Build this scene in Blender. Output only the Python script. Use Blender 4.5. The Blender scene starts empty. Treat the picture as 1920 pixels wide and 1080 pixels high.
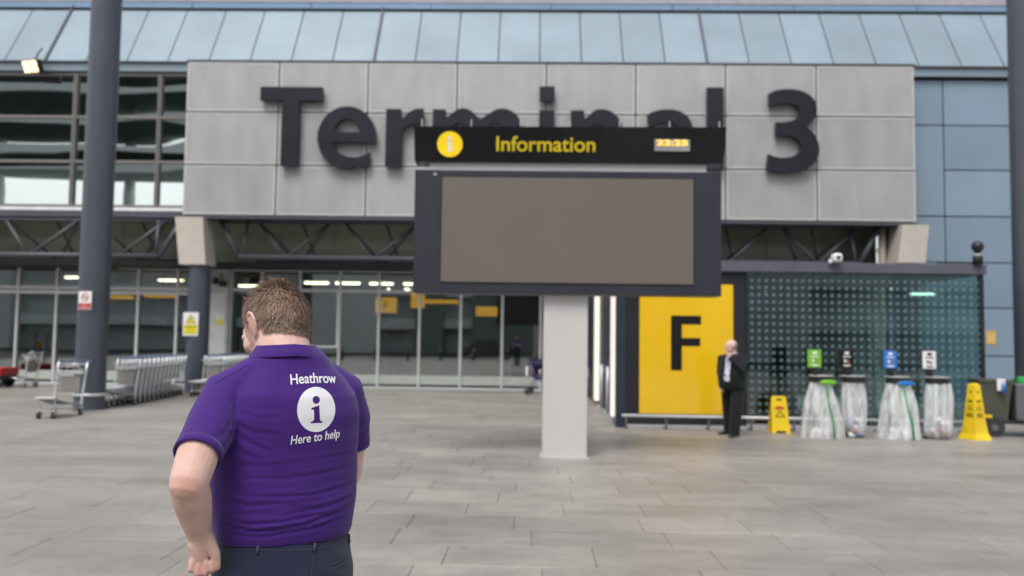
import bpy, bmesh, math, random
import numpy as np
from mathutils import Vector, Matrix
from mathutils.bvhtree import BVHTree
random.seed(7); np.random.seed(7)
R = math.radians
SC = bpy.context.scene
COL = SC.collection

# ------------------------------------------------------------------ camera
FPX, CAM_H = 1560.0, 1.68
_dy = Vector((32/FPX, -95/FPX, -1)).normalized()
_up = Vector((math.sin(.012), math.cos(.012), 0)); _up = (_up - _dy*_up.dot(_dy)).normalized()
_dx = _dy.cross(_up)
CAM_ROT = Matrix((_dx, _dy, _up))
cd = bpy.data.cameras.new('camera'); cam = bpy.data.objects.new('camera', cd); COL.objects.link(cam)
cam.matrix_world = Matrix.Translation((0, 0, CAM_H)) @ CAM_ROT.to_4x4()
cd.sensor_width = 36; cd.lens = FPX*36/1920; cd.clip_start = .05; cd.clip_end = 2000
cd.dof.use_dof = True; cd.dof.focus_distance = 2.3; cd.dof.aperture_fstop = 2.8
SC.camera = cam
def at(px, py, Y):
    d = CAM_ROT @ Vector(((px-960)/FPX, -(py-540)/FPX, -1)); t = Y/d.y
    return Vector((d.x*t, Y, CAM_H + d.z*t))

# ------------------------------------------------------------------ sky, sun, exposure
SUN_EL, SUN_AZ = R(58), R(200)
wd = bpy.data.worlds.new('World'); SC.world = wd; wd.use_nodes = True
nt = wd.node_tree; nt.nodes.clear()
sky = nt.nodes.new('ShaderNodeTexSky'); sky.sky_type = 'NISHITA'; sky.sun_disc = False
sky.sun_elevation = SUN_EL; sky.sun_rotation = SUN_AZ; sky.dust_density = 3; sky.air_density = 1; sky.ozone_density = 1
hs = nt.nodes.new('ShaderNodeHueSaturation'); hs.inputs['Saturation'].default_value = .28
bg = nt.nodes.new('ShaderNodeBackground'); bg.inputs[1].default_value = .15
wo = nt.nodes.new('ShaderNodeOutputWorld')
nt.links.new(sky.outputs[0], hs.inputs['Color']); nt.links.new(hs.outputs[0], bg.inputs[0]); nt.links.new(bg.outputs[0], wo.inputs[0])
sd = bpy.data.lights.new('sun', 'SUN'); sd.energy = 1.2; sd.angle = R(25); sd.color = (1, .97, .93)
sun = bpy.data.objects.new('sun', sd); COL.objects.link(sun)
# direction the light comes from: behind the camera, a little to its left
_sv = Vector((-math.sin(R(20))*math.cos(SUN_EL), -math.cos(R(20))*math.cos(SUN_EL), math.sin(SUN_EL)))
sun.rotation_euler = _sv.to_track_quat('Z', 'Y').to_euler()
SC.view_settings.view_transform = 'Standard'; SC.view_settings.look = 'None'
SC.view_settings.exposure = 0.55; SC.view_settings.gamma = 1
SC.render.engine = 'CYCLES'; SC.cycles.use_denoising = True
SC.cycles.max_bounces = 8; SC.cycles.transparent_max_bounces = 16; SC.cycles.caustics_reflective = False; SC.cycles.caustics_refractive = False

# ------------------------------------------------------------------ materials
def lin(r, g, b): return tuple((c/255/12.92 if c/255 <= .04045 else ((c/255+.055)/1.055)**2.4) for c in (r, g, b))
def mat(name, col, rough=.6, metal=0, var=.12, scale=3.0, bump=0, bscale=60, spec=.5, rand=0, emit=0, coat=0, stretch=None, sss=0):
    m = bpy.data.materials.new(name); m.use_nodes = True
    n = m.node_tree.nodes; l = m.node_tree.links; p = n['Principled BSDF']
    p.inputs['Roughness'].default_value = rough; p.inputs['Metallic'].default_value = metal
    p.inputs['Specular IOR Level'].default_value = spec; p.inputs['Coat Weight'].default_value = coat
    tc = n.new('ShaderNodeTexCoord'); src = tc.outputs['Object']
    if stretch:
        mp = n.new('ShaderNodeMapping'); mp.inputs['Scale'].default_value = stretch; l.new(src, mp.inputs[0]); src = mp.outputs[0]
    nz = n.new('ShaderNodeTexNoise'); nz.inputs['Scale'].default_value = scale; nz.inputs['Detail'].default_value = 5; l.new(src, nz.inputs['Vector'])
    mr = n.new('ShaderNodeMapRange'); mr.inputs[1].default_value = .3; mr.inputs[2].default_value = .7
    mr.inputs[3].default_value = 1-var; mr.inputs[4].default_value = 1+var; l.new(nz.outputs[0], mr.inputs[0])
    fac = mr.outputs[0]
    if rand:
        oi = n.new('ShaderNodeObjectInfo'); r2 = n.new('ShaderNodeMapRange'); r2.inputs[3].default_value = 1-rand; r2.inputs[4].default_value = 1+rand
        l.new(oi.outputs['Random'], r2.inputs[0]); mu = n.new('ShaderNodeMath'); mu.operation = 'MULTIPLY'; l.new(fac, mu.inputs[0]); l.new(r2.outputs[0], mu.inputs[1]); fac = mu.outputs[0]
    vm = n.new('ShaderNodeVectorMath'); vm.operation = 'SCALE'; vm.inputs[0].default_value = col[:3]; l.new(fac, vm.inputs['Scale'])
    l.new(vm.outputs[0], p.inputs['Base Color'])
    rr = n.new('ShaderNodeMapRange'); rr.inputs[3].default_value = max(.02, rough-.08); rr.inputs[4].default_value = min(1, rough+.08); l.new(nz.outputs[0], rr.inputs[0]); l.new(rr.outputs[0], p.inputs['Roughness'])
    if bump:
        b2 = n.new('ShaderNodeTexNoise'); b2.inputs['Scale'].default_value = bscale; b2.inputs['Detail'].default_value = 4; l.new(tc.outputs['Object'], b2.inputs['Vector'])
        bp = n.new('ShaderNodeBump'); bp.inputs['Strength'].default_value = bump; bp.inputs['Distance'].default_value = .01; l.new(b2.outputs[0], bp.inputs['Height']); l.new(bp.outputs[0], p.inputs['Normal'])
    if emit:
        p.inputs['Emission Color'].default_value = (*col[:3], 1); p.inputs['Emission Strength'].default_value = emit
    if sss:
        p.inputs['Subsurface Weight'].default_value = sss; p.inputs['Subsurface Radius'].default_value = (.01, .004, .002)
    return m
def glass(name, tint=(.75, .85, .82), base=.06, boost=1.0, rough=.02, gcol=(.9, .95, .95), bump=0):
    m = bpy.data.materials.new(name); m.use_nodes = True; n = m.node_tree.nodes; l = m.node_tree.links; n.clear()
    o = n.new('ShaderNodeOutputMaterial'); tr = n.new('ShaderNodeBsdfTransparent'); tr.inputs[0].default_value = (*tint, 1)
    g = n.new('ShaderNodeBsdfGlossy'); g.inputs['Roughness'].default_value = rough; g.inputs[0].default_value = (*gcol, 1)
    fr = n.new('ShaderNodeFresnel'); fr.inputs[0].default_value = 1.5
    ma = n.new('ShaderNodeMath'); ma.operation = 'MULTIPLY_ADD'; ma.inputs[1].default_value = boost; ma.inputs[2].default_value = base; ma.use_clamp = True
    mx = n.new('ShaderNodeMixShader'); l.new(fr.outputs[0], ma.inputs[0]); l.new(ma.outputs[0], mx.inputs[0]); l.new(tr.outputs[0], mx.inputs[1]); l.new(g.outputs[0], mx.inputs[2]); l.new(mx.outputs[0], o.inputs[0])
    if bump:
        tc = n.new('ShaderNodeTexCoord'); mp = n.new('ShaderNodeMapping'); mp.inputs['Scale'].default_value = (.25, 1, .9); l.new(tc.outputs['Object'], mp.inputs[0])
        nz = n.new('ShaderNodeTexNoise'); nz.inputs['Scale'].default_value = .8; nz.inputs['Detail'].default_value = 1; l.new(mp.outputs[0], nz.inputs['Vector'])
        bp = n.new('ShaderNodeBump'); bp.inputs['Strength'].default_value = bump; bp.inputs['Distance'].default_value = .1; l.new(nz.outputs[0], bp.inputs['Height']); l.new(bp.outputs[0], g.inputs['Normal'])
    return m
M = {}
M['panel'] = mat('perforated_panel', lin(166, 165, 165), .45, .1, .11, 1.1, .15, 250, rand=.05, stretch=(1.5, 1, .5))  # streaky tone in the colour suggests faint reflections
M['panel_edge'] = mat('panel_edge', lin(192, 191, 190), .4, .1, .05)
M['dark_gap'] = mat('dark_gap', (.012, .012, .013), .8)
M['letter'] = mat('letter_paint', lin(32, 34, 42), .35, 0, .1, 2, spec=.35)
M['column'] = mat('column_paint', lin(72, 77, 87), .38, 0, .08, 1.5, rand=.03)
M['roofblue'] = mat('roof_cladding', (.25, .32, .375), .25, .15, .08, .5, rand=.06, spec=.55)
M['roofband'] = mat('roof_band', (.16, .27, .4), .18, .2, .1, .5, spec=.8)
M['wallblue'] = mat('wall_cladding', (.225, .305, .385), .3, .15, .08, .35, rand=.07, spec=.6)
M['eave'] = mat('eave_metal', lin(160, 158, 165), .5, 0, .1)
M['frame'] = mat('window_frame', lin(128, 125, 121), .4, .3, .1)
M['mullion'] = mat('mullion_aluminium', lin(222, 222, 224), .4, .1, .06)
M['steel_dark'] = mat('truss_paint', lin(74, 77, 84), .45, 0, .08)
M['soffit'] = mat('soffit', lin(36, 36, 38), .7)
M['clerestory'] = mat('clerestory_glass', (.40, .44, .34), .3, 0, .12, .6, rand=.06)
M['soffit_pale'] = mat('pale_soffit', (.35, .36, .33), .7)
M['beige'] = mat('bracket_stone', lin(190, 182, 172), .6, 0, .06)
M['glass_up'] = glass('reflective_glass', (.45, .58, .54), .55, 1.2, .015, (.93, .97, .95), bump=.10)
M['glass_door'] = glass('door_glass', (.66, .71, .67), .20, 1.3, .015, bump=.03)
M['frit'] = mat('pale_glass_strip', lin(200, 208, 198), .25, 0, .05)
M['interior'] = mat('interior_wall', lin(135, 135, 128), .7, 0, .2, .5)
M['interior_floor'] = mat('interior_floor', lin(90, 88, 84), .3)
M['yellow'] = mat('yellow_panel', (.86, .53, .012), .14, 0, .05, .8, coat=.5)
M['yellow_glow'] = mat('glowing_yellow_sign', (.85, .40, .02), .4, emit=.9)  # glow added to hall signs that look unlit, so they show through the glass
M['amber_lit'] = mat('amber_digits', (1, .55, .06), .4, emit=.9)
M['clock_face'] = mat('clock_face', lin(140, 140, 143), .5)
M['lamp_warm'] = mat('lamp_warm', (1, .72, .42), .4, emit=1.5)
M['strip_lit'] = mat('lit_strip', (1, .90, .80), .4, emit=.36)
M['ceil_lit'] = mat('ceiling_lamp', (1, .86, .66), .4, emit=7)
M['green_lit'] = mat('green_lamp', (.1, .9, .4), .4, emit=1.5)
M['black'] = mat('black_plastic', (.014, .014, .015), .45)
M['black_gloss'] = mat('black_gloss', (.014, .0135, .014), .12)
M['sign_grey'] = mat('sign_case', lin(50, 52, 62), .4, 0, .05, spec=.35)
M['screen'] = mat('dead_screen', lin(106, 99, 91), .5, 0, .03, 1.2, .1, 400)
M['sign_text'] = mat('sign_text', lin(215, 190, 30), .4)
M['sign_icon'] = mat('sign_icon', (.9, .62, .01), .4, emit=.15)
M['white'] = mat('white_paint', (.8, .8, .8), .45)
M['post'] = mat('brushed_post', lin(212, 210, 207), .36, .2, .06, 1.2, .04, 90, stretch=(1, 1, .3))
M['navy'] = mat('navy_cladding', lin(44, 52, 66), .4, 0, .08)
M['charcoal'] = mat('charcoal_cladding', lin(36, 37, 42), .4, 0, .08)
M['beam'] = mat('kiosk_beam', lin(88, 90, 102), .45)
M['chrome'] = mat('trolley_steel', lin(212, 214, 216), .3, .6, .08)
M['tray'] = mat('trolley_tray', lin(200, 202, 204), .4, .3)
M['deck'] = mat('trolley_deck', lin(120, 128, 140), .4, .5)
M['advert'] = mat('trolley_board', lin(138, 134, 130), .5)
M['kiosk_clear'] = glass('clear_side_glass', (.82, .93, .93), .03, .5, .02)
M['rubber'] = mat('rubber', (.03, .03, .032), .7)
M['bluegrip'] = mat('grip', lin(80, 92, 120), .5)
M['red'] = mat('red_paint', lin(178, 30, 30), .4)
M['slab'] = mat('granite', (1, 1, 1), .4)
M['white_sheet'] = mat('white_sheet', lin(190, 205, 205), .6)
M['yellow_plastic'] = mat('yellow_plastic', (.83, .58, .015), .38)
M['red_print'] = mat('red_print', lin(190, 40, 40), .5)
M['dark_print'] = mat('dark_print', (.012, .012, .012), .5, spec=.2)
M['yellow_print'] = mat('yellow_print', lin(225, 210, 40), .5)
M['green_card'] = mat('green_card', lin(120, 190, 50), .5)
M['blue_card'] = mat('blue_card', lin(40, 120, 200), .5)
M['green_tape'] = mat('green_tape', lin(40, 160, 90), .5)
M['litter_white'] = mat('litter_white', (.75, .75, .75), .7)
M['litter_blue'] = mat('litter_blue', lin(80, 110, 180), .6)
M['litter_brown'] = mat('litter_brown', lin(150, 110, 85), .7)
M['olive'] = mat('olive_plastic', lin(78, 80, 72), .5)
M['greycart'] = mat('grey_plastic', lin(98, 98, 104), .5)
M['green_bag'] = mat('green_bag', lin(40, 150, 70), .4)
M['purple_frame'] = mat('purple_frame', lin(90, 40, 130), .4)
M['navy_cloth'] = mat('navy_cloth', lin(30, 32, 60), .8)
M['concrete'] = mat('white_concrete', (.72, .73, .72), .8, 0, .05, .5)
M['concrete_dark'] = mat('dark_deck', (.15, .19, .18), .8)
M['concrete_mid'] = mat('grey_concrete', (.55, .56, .56), .8, 0, .2, .3)
M['pipe'] = mat('cream_pipe', lin(175, 165, 150), .5)
# clear bag: thin film, partly milky
m = bpy.data.materials.new('clear_film'); m.use_nodes = True; n = m.node_tree.nodes; l = m.node_tree.links; p = n['Principled BSDF']
p.inputs['Base Color'].default_value = (.88, .89, .9, 1); p.inputs['Roughness'].default_value = .3; p.inputs['Alpha'].default_value = .4
tc = n.new('ShaderNodeTexCoord'); mp = n.new('ShaderNodeMapping'); mp.inputs['Scale'].default_value = (1, 1, .22); l.new(tc.outputs['Object'], mp.inputs[0]); nz = n.new('ShaderNodeTexNoise'); nz.inputs['Scale'].default_value = 11; nz.inputs['Detail'].default_value = 4; l.new(mp.outputs[0], nz.inputs['Vector']); mr = n.new('ShaderNodeMapRange'); mr.inputs[1].default_value = .36; mr.inputs[2].default_value = .66; mr.inputs[3].default_value = .24; mr.inputs[4].default_value = .66; l.new(nz.outputs[0], mr.inputs[0]); l.new(mr.outputs[0], p.inputs['Alpha'])
bp = n.new('ShaderNodeBump'); bp.inputs['Strength'].default_value = .5; bp.inputs['Distance'].default_value = .02; l.new(nz.outputs[0], bp.inputs['Height']); l.new(bp.outputs[0], p.inputs['Normal'])
M['film'] = m
# paving: light granite, tinted slab by slab, with large soft stains
m = bpy.data.materials.new('granite_paving'); m.use_nodes = True; n = m.node_tree.nodes; l = m.node_tree.links; p = n['Principled BSDF']
geo = n.new('ShaderNodeNewGeometry'); oi = n.new('ShaderNodeObjectInfo'); atn = n.new('ShaderNodeAttribute'); atn.attribute_name = 'tint'
ad = n.new('ShaderNodeMath'); ad.operation = 'ADD'; l.new(oi.outputs['Random'], ad.inputs[0]); l.new(atn.outputs['Fac'], ad.inputs[1])
fr = n.new('ShaderNodeMath'); fr.operation = 'FRACT'; l.new(ad.outputs[0], fr.inputs[0])
t1 = n.new('ShaderNodeMapRange'); t1.inputs[3].default_value = .93; t1.inputs[4].default_value = 1.06; l.new(fr.outputs[0], t1.inputs[0])
def pnoise(sc, lo, hi, st=(1, 1, 1), det=5):
    mp = n.new('ShaderNodeMapping'); mp.inputs['Scale'].default_value = st; l.new(geo.outputs['Position'], mp.inputs[0])
    z = n.new('ShaderNodeTexNoise'); z.inputs['Scale'].default_value = sc; z.inputs['Detail'].default_value = det; l.new(mp.outputs[0], z.inputs['Vector'])
    r = n.new('ShaderNodeMapRange'); r.inputs[1].default_value = .3; r.inputs[2].default_value = .7; r.inputs[3].default_value = lo; r.inputs[4].default_value = hi; l.new(z.outputs[0], r.inputs[0]); return r.outputs[0]
def mul(a, b):
    k = n.new('ShaderNodeMath'); k.operation = 'MULTIPLY'; l.new(a, k.inputs[0]); l.new(b, k.inputs[1]); return k.outputs[0]
_vz = n.new('ShaderNodeTexNoise'); _vz.inputs['Scale'].default_value = 4.5; _vz.inputs['Detail'].default_value = 2; l.new(geo.outputs['Position'], _vz.inputs['Vector'])
_vr = n.new('ShaderNodeMapRange'); _vr.inputs[1].default_value = .68; _vr.inputs[2].default_value = .74; _vr.inputs[3].default_value = 1; _vr.inputs[4].default_value = .8; l.new(_vz.outputs[0], _vr.inputs[0]); spots = _vr.outputs[0]
fac = mul(mul(mul(t1.outputs[0], pnoise(.6, .76, 1.1, (.7, 1.25, 1))), mul(mul(pnoise(7, .93, 1.06), spots), pnoise(2.3, .9, 1.08, (.8, 1.3, 1)))), pnoise(160, .84, 1.14, det=2))
vm = n.new('ShaderNodeVectorMath'); vm.operation = 'SCALE'; vm.inputs[0].default_value = (.305, .284, .260); l.new(fac, vm.inputs['Scale']); l.new(vm.outputs[0], p.inputs['Base Color'])
l.new(pnoise(1.1, .36, .56, (.5, 1, 1)), p.inputs['Roughness'])
bp = n.new('ShaderNodeBump'); bp.inputs['Strength'].default_value = .15; bp.inputs['Distance'].default_value = .004; l.new(pnoise(220, 0, 1), bp.inputs['Height']); l.new(bp.outputs[0], p.inputs['Normal'])
M['slab'] = m
# dotted (fritted) kiosk glass: a printed dot grid on tinted clear glass
m = glass('dotted_glass', (.80, .93, .93), .06, 1.0, .02); M['dotglass'] = m; n = m.node_tree.nodes; l = m.node_tree.links
mx0 = [q for q in n if q.type == 'MIX_SHADER'][0]; out = [q for q in n if q.type == 'OUTPUT_MATERIAL'][0]
geo = n.new('ShaderNodeNewGeometry'); sp = n.new('ShaderNodeSeparateXYZ'); l.new(geo.outputs['Position'], sp.inputs[0])
def cell(sock):
    a = n.new('ShaderNodeMath'); a.operation = 'MULTIPLY'; a.inputs[1].default_value = 1/.14; l.new(sock, a.inputs[0])
    b = n.new('ShaderNodeMath'); b.operation = 'FRACT'; l.new(a.outputs[0], b.inputs[0])
    c = n.new('ShaderNodeMath'); c.operation = 'SUBTRACT'; c.inputs[1].default_value = .5; l.new(b.outputs[0], c.inputs[0])
    d = n.new('ShaderNodeMath'); d.operation = 'POWER'; d.inputs[1].default_value = 2; l.new(c.outputs[0], d.inputs[0])
    d2 = n.new('ShaderNodeMath'); d2.operation = 'MULTIPLY'; l.new(c.outputs[0], d2.inputs[0]); l.new(c.outputs[0], d2.inputs[1]); return d2.outputs[0]
sxy = n.new('ShaderNodeMath'); sxy.operation = 'ADD'; l.new(sp.outputs[0], sxy.inputs[0]); l.new(sp.outputs[1], sxy.inputs[1])
s = n.new('ShaderNodeMath'); s.operation = 'ADD'; l.new(cell(sxy.outputs[0]), s.inputs[0]); l.new(cell(sp.outputs[2]), s.inputs[1])
lt = n.new('ShaderNodeMath'); lt.operation = 'LESS_THAN'; lt.inputs[1].default_value = .048; l.new(s.outputs[0], lt.inputs[0])
df = n.new('ShaderNodeBsdfDiffuse'); df.inputs[0].default_value = (.18, .26, .29, 1)
mm = n.new('ShaderNodeMath'); mm.operation = 'MULTIPLY'; mm.inputs[1].default_value = .75; l.new(lt.outputs[0], mm.inputs[0])
mx = n.new('ShaderNodeMixShader'); l.new(mm.outputs[0], mx.inputs[0]); l.new(mx0.outputs[0], mx.inputs[1]); l.new(df.outputs[0], mx.inputs[2]); l.new(mx.outputs[0], out.inputs[0])

# ------------------------------------------------------------------ mesh helpers
class MB:
    def __init__(s): s.v = []; s.f = []; s.mi = []
    def add(s, vs, fs, mi=0):
        o = len(s.v); s.v += [tuple(v) for v in vs]; s.f += [tuple(i+o for i in f) for f in fs]; s.mi += [mi]*len(fs); return s
    def box(s, x0, x1, y0, y1, z0, z1, bev=0, mi=0):
        if not bev:
            return s.add([(x0,y0,z0),(x1,y0,z0),(x1,y1,z0),(x0,y1,z0),(x0,y0,z1),(x1,y0,z1),(x1,y1,z1),(x0,y1,z1)],
                  [(0,3,2,1),(4,5,6,7),(0,1,5,4),(1,2,6,5),(2,3,7,6),(3,0,4,7)], mi)
        bm = bmesh.new(); bmesh.ops.create_cube(bm, size=1)
        for v in bm.verts: v.co = Vector((x0+(v.co.x+.5)*(x1-x0), y0+(v.co.y+.5)*(y1-y0), z0+(v.co.z+.5)*(z1-z0)))
        bmesh.ops.bevel(bm, geom=bm.edges[:], offset=bev, segments=2, affect='EDGES', profile=.5)
        bm.verts.index_update(); s.add([v.co for v in bm.verts], [[v.index for v in f.verts] for f in bm.faces], mi); bm.free(); return s
    def ring_loft(s, rings, mi=0, cap=True):
        k = len(rings[0]); vs = [p for r in rings for p in r]; fs = []
        for i in range(len(rings)-1):
            for j in range(k):
                a, b = i*k+j, i*k+(j+1) % k; fs.append((a, b, b+k, a+k))
        if cap: fs.append(tuple(range(k-1, -1, -1))); fs.append(tuple((len(rings)-1)*k+j for j in range(k)))
        return s.add(vs, fs, mi)
    def tube(s, pts, r, seg=8, mi=0, cap=True, flat=1.0):
        pts = [Vector(p) for p in pts]; rs = r if isinstance(r, (list, tuple)) else [r]*len(pts); rings = []
        ref = None
        for i, p in enumerate(pts):
            d = ((pts[i]-pts[i-1]).normalized() if i else Vector()) + ((pts[i+1]-pts[i]).normalized() if i < len(pts)-1 else Vector())
            d.normalize()
            if ref is None: ref = Vector((0, 0, 1)) if abs(d.z) < .9 else Vector((0, 1, 0))
            u = (ref - d*ref.dot(d)).normalized(); w = d.cross(u); ref = u
            rings.append([p + u*math.cos(t)*rs[i] + w*math.sin(t)*rs[i]*flat for t in [2*math.pi*q/seg for q in range(seg)]])
        return s.ring_loft(rings, mi, cap)
    def capsule(s, pts, rs, seg=14, mi=0, flat=1.0):
        pts = [Vector(p) for p in pts]; rs = list(rs)
        d0 = (pts[0]-pts[1]).normalized(); d1 = (pts[-1]-pts[-2]).normalized(); P, Q = [], []
        for t in (80, 60, 35): P.append(pts[0]+d0*rs[0]*math.sin(R(t))); Q.append(rs[0]*math.cos(R(t)))
        P += pts; Q += rs
        for t in (35, 60, 80): P.append(pts[-1]+d1*rs[-1]*math.sin(R(t))); Q.append(rs[-1]*math.cos(R(t)))
        return s.tube(P, Q, seg, mi, True, flat)
    def ell(s, c, r, rot=None, seg=24, mi=0):
        vs, fs = [], []; n2 = seg//2; c = Vector(c)
        vs.append((0, 0, 1)); 
        for i in range(1, n2):
            for j in range(seg): a = math.pi*i/n2; b = 2*math.pi*j/seg; vs.append((math.sin(a)*math.cos(b), math.sin(a)*math.sin(b), math.cos(a)))
        vs.append((0, 0, -1)); L = len(vs)-1
        for j in range(seg): fs.append((0, 1+j, 1+(j+1) % seg)); fs.append((L, L-seg+(j+1) % seg, L-seg+j))
        for i in range(n2-2):
            for j in range(seg): a = 1+i*seg+j; b = 1+i*seg+(j+1) % seg; fs.append((a, a+seg, b+seg, b))
        out = []
        for v in vs:
            q = Vector((v[0]*r[0], v[1]*r[1], v[2]*r[2])); 
            if rot: q = rot @ q
            out.append(c+q)
        return s.add(out, fs, mi)
    def lathe(s, prof, c=(0, 0, 0), seg=20, mi=0, cap=True):
        rings = [[(c[0]+r*math.cos(2*math.pi*j/seg), c[1]+r*math.sin(2*math.pi*j/seg), c[2]+z) for j in range(seg)] for r, z in prof]
        return s.ring_loft(rings, mi, cap)
    def mesh(s, name, mats, smooth=False):
        me = bpy.data.meshes.new(name); me.from_pydata(s.v, [], s.f); me.update()
        for m in (mats if isinstance(mats, list) else [mats]): me.materials.append(m)
        if isinstance(mats, list) and len(mats) > 1: me.polygons.foreach_set('material_index', s.mi)
        if smooth: me.polygons.foreach_set('use_smooth', [True]*len(me.polygons))
        return me
    def build(s, name, mats, parent=None, smooth=False):
        return link(name, s.mesh(name, mats, smooth), parent)
def link(name, data, parent=None, loc=None):
    o = bpy.data.objects.new(name, data); COL.objects.link(o)
    if parent: o.parent = parent
    if loc is not None: o.location = loc
    return o
def tag(o, label=None, cat=None, group=None, kind=None):
    if label: o['label'] = label
    if cat: o['category'] = cat
    if group: o['group'] = group
    if kind: o['kind'] = kind
    return o
def thing(name, label, cat, loc=(0, 0, 0), rz=0, group=None):
    o = bpy.data.objects.new(name, None); COL.objects.link(o); o.location = loc; o.rotation_euler = (0, 0, rz); o.empty_display_size = .2
    return tag(o, label, cat, group)
def copy_tree(o, parent=None):
    c = o.copy(); COL.objects.link(c); c.parent = parent
    for ch in list(o.children): copy_tree(ch, c)
    return c
def autosmooth(o, ang=40):
    me = o.data; me.polygons.foreach_set('use_smooth', [True]*len(me.polygons))
    bm = bmesh.new(); bm.from_mesh(me)
    for e in bm.edges:
        if len(e.link_faces) == 2 and e.calc_face_angle(0) > R(ang): e.smooth = False
    bm.to_mesh(me); bm.free(); return o
def catmull(pts, sub=6):
    """pts: (x, y, smooth?) closed outline -> dense polygon, corners kept."""
    out = []; N = len(pts)
    for i in range(N):
        p1, p2 = pts[i], pts[(i+1) % N]
        out.append((p1[0], p1[1]))
        if p1[2] or p2[2]:
            p0 = pts[i-1] if p1[2] else p1; p3 = pts[(i+2) % N] if p2[2] else p2
            for k in range(1, sub):
                t = k/sub
                out.append(tuple(.5*((2*p1[a]) + (-p0[a]+p2[a])*t + (2*p0[a]-5*p1[a]+4*p2[a]-p3[a])*t*t + (-p0[a]+3*p1[a]-3*p2[a]+p3[a])*t**3) for a in (0, 1)))
    return out
def outline_mesh(name, loops, depth, material):
    """filled 2D outlines (holes allowed), thick, standing in the XZ plane facing -Y"""
    c = bpy.data.curves.new(name, 'CURVE'); c.dimensions = '2D'; c.fill_mode = 'BOTH'; c.extrude = depth/2
    for lp in loops:
        sp = c.splines.new('POLY'); sp.points.add(len(lp)-1); sp.use_cyclic_u = True
        for i, q in enumerate(lp): sp.points[i].co = (q[0], q[1], 0, 1)
    return curve_to_mesh(name, c, material)
def curve_to_mesh(name, c, material):
    o = bpy.data.objects.new(name, c); COL.objects.link(o)
    dg = bpy.context.evaluated_depsgraph_get(); me = bpy.data.meshes.new_from_object(o.evaluated_get(dg))
    COL.objects.unlink(o); bpy.data.objects.remove(o)
    me.transform(Matrix.Rotation(R(90), 4, 'X')); me.name = name; me.materials.clear(); me.materials.append(material); return me
def text_mesh(name, s, size, depth, material, offset=0, align='LEFT', shear=0):
    c = bpy.data.curves.new(name, 'FONT'); c.body = s; c.size = size; c.extrude = depth/2; c.offset = offset; c.align_x = align; c.shear = shear
    return curve_to_mesh(name, c, material)
def fit(me, x0, x1, z0, z1, y=0):
    vs = [v.co for v in me.vertices]; a0, a1 = min(v.x for v in vs), max(v.x for v in vs); b0, b1 = min(v.z for v in vs), max(v.z for v in vs)
    for v in me.vertices: v.co = ((v.co.x-a0)/(a1-a0)*(x1-x0)+x0, v.co.y+y, (v.co.z-b0)/(b1-b0)*(z1-z0)+z0)
    return me
def arc(cx, cy, rx, ry, a0, a1, n=18): return [(cx+rx*math.cos(R(a0+(a1-a0)*i/n)), cy+ry*math.sin(R(a0+(a1-a0)*i/n))) for i in range(n+1)]

# ================================================================== GROUND
g = MB().box(-300, 300, -300, 300, -.3, -.05).build('ground', mat('asphalt', (.06, .06, .06), .9)); tag(g, kind='structure')
pv = MB().box(-32, 32, -20, 26.75, -.05, -.012).build('pavement', mat('joint_sand', (.19, .176, .16), .9)); tag(pv, kind='structure')
ROW, JN = .60, .005
slab_len = (.78, .95, 1.15)
def slab_mb(L, mb=None, x=0, y=0, z=0):
    mb = mb or MB(); a, b, c = JN/2, L-JN/2, ROW-JN/2; e = .0025
    return mb.add([(x+a, y+JN/2, z-.03), (x+b, y+JN/2, z-.03), (x+b, y+c, z-.03), (x+a, y+c, z-.03), (x+a, y+JN/2, z-e), (x+b, y+JN/2, z-e), (x+b, y+c, z-e), (x+a, y+c, z-e),
                   (x+a+e, y+JN/2+e, z), (x+b-e, y+JN/2+e, z), (x+b-e, y+c-e, z), (x+a+e, y+c-e, z)],
                  [(0,1,5,4),(1,2,6,5),(2,3,7,6),(3,0,4,7),(4,5,9,8),(5,6,10,9),(6,7,11,10),(7,4,8,11),(8,9,10,11)])
slab_data = [slab_mb(L).mesh('paving_slab', M['slab']) for L in slab_len]
far = MB(); far_t = []; near = []
for r in range(-30, 44):
    y = r*ROW + .25; x = -31 - random.random()
    while x < 31:
        k = random.choices((0, 1, 2), (.25, .5, .25))[0]; z = random.uniform(-.0012, .0012)
        hw = max(0, y+.6)*.64 + .5
        if 5.0 <= y < 14.2 and x+slab_len[k] > -hw and x < hw+.1: near.append((x, y, z, k))
        else: slab_mb(slab_len[k], far, x, y, z); far_t += [random.random()]*9
        x += slab_len[k]
near.sort(key=lambda q: q[1])
for q in near[300:]: slab_mb(slab_len[q[3]], far, *q[:3]); far_t += [random.random()]*9
for x, y, z, k in near[:300]: link('paving_slab', slab_data[k], pv, (x, y, z))
fo = far.build('paving_slabs_beyond', M['slab'], pv); tag(fo, kind='stuff')
at_ = fo.data.attributes.new('tint', 'FLOAT', 'FACE'); at_.data.foreach_set('value', far_t)

# ================================================================== TERMINAL BUILDING
TB = thing('terminal_building', 'long terminal frontage with grey panel fascia, blue sloping roof and glass doors', 'building', (0, 24, 0))
def tb(mb, name, mt, smooth=False):
    """a part given in world coordinates, parented to the building"""
    o = mb.build(name, mt, TB, smooth); o.data.transform(Matrix.Translation((0, -24, 0))); return o
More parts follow.
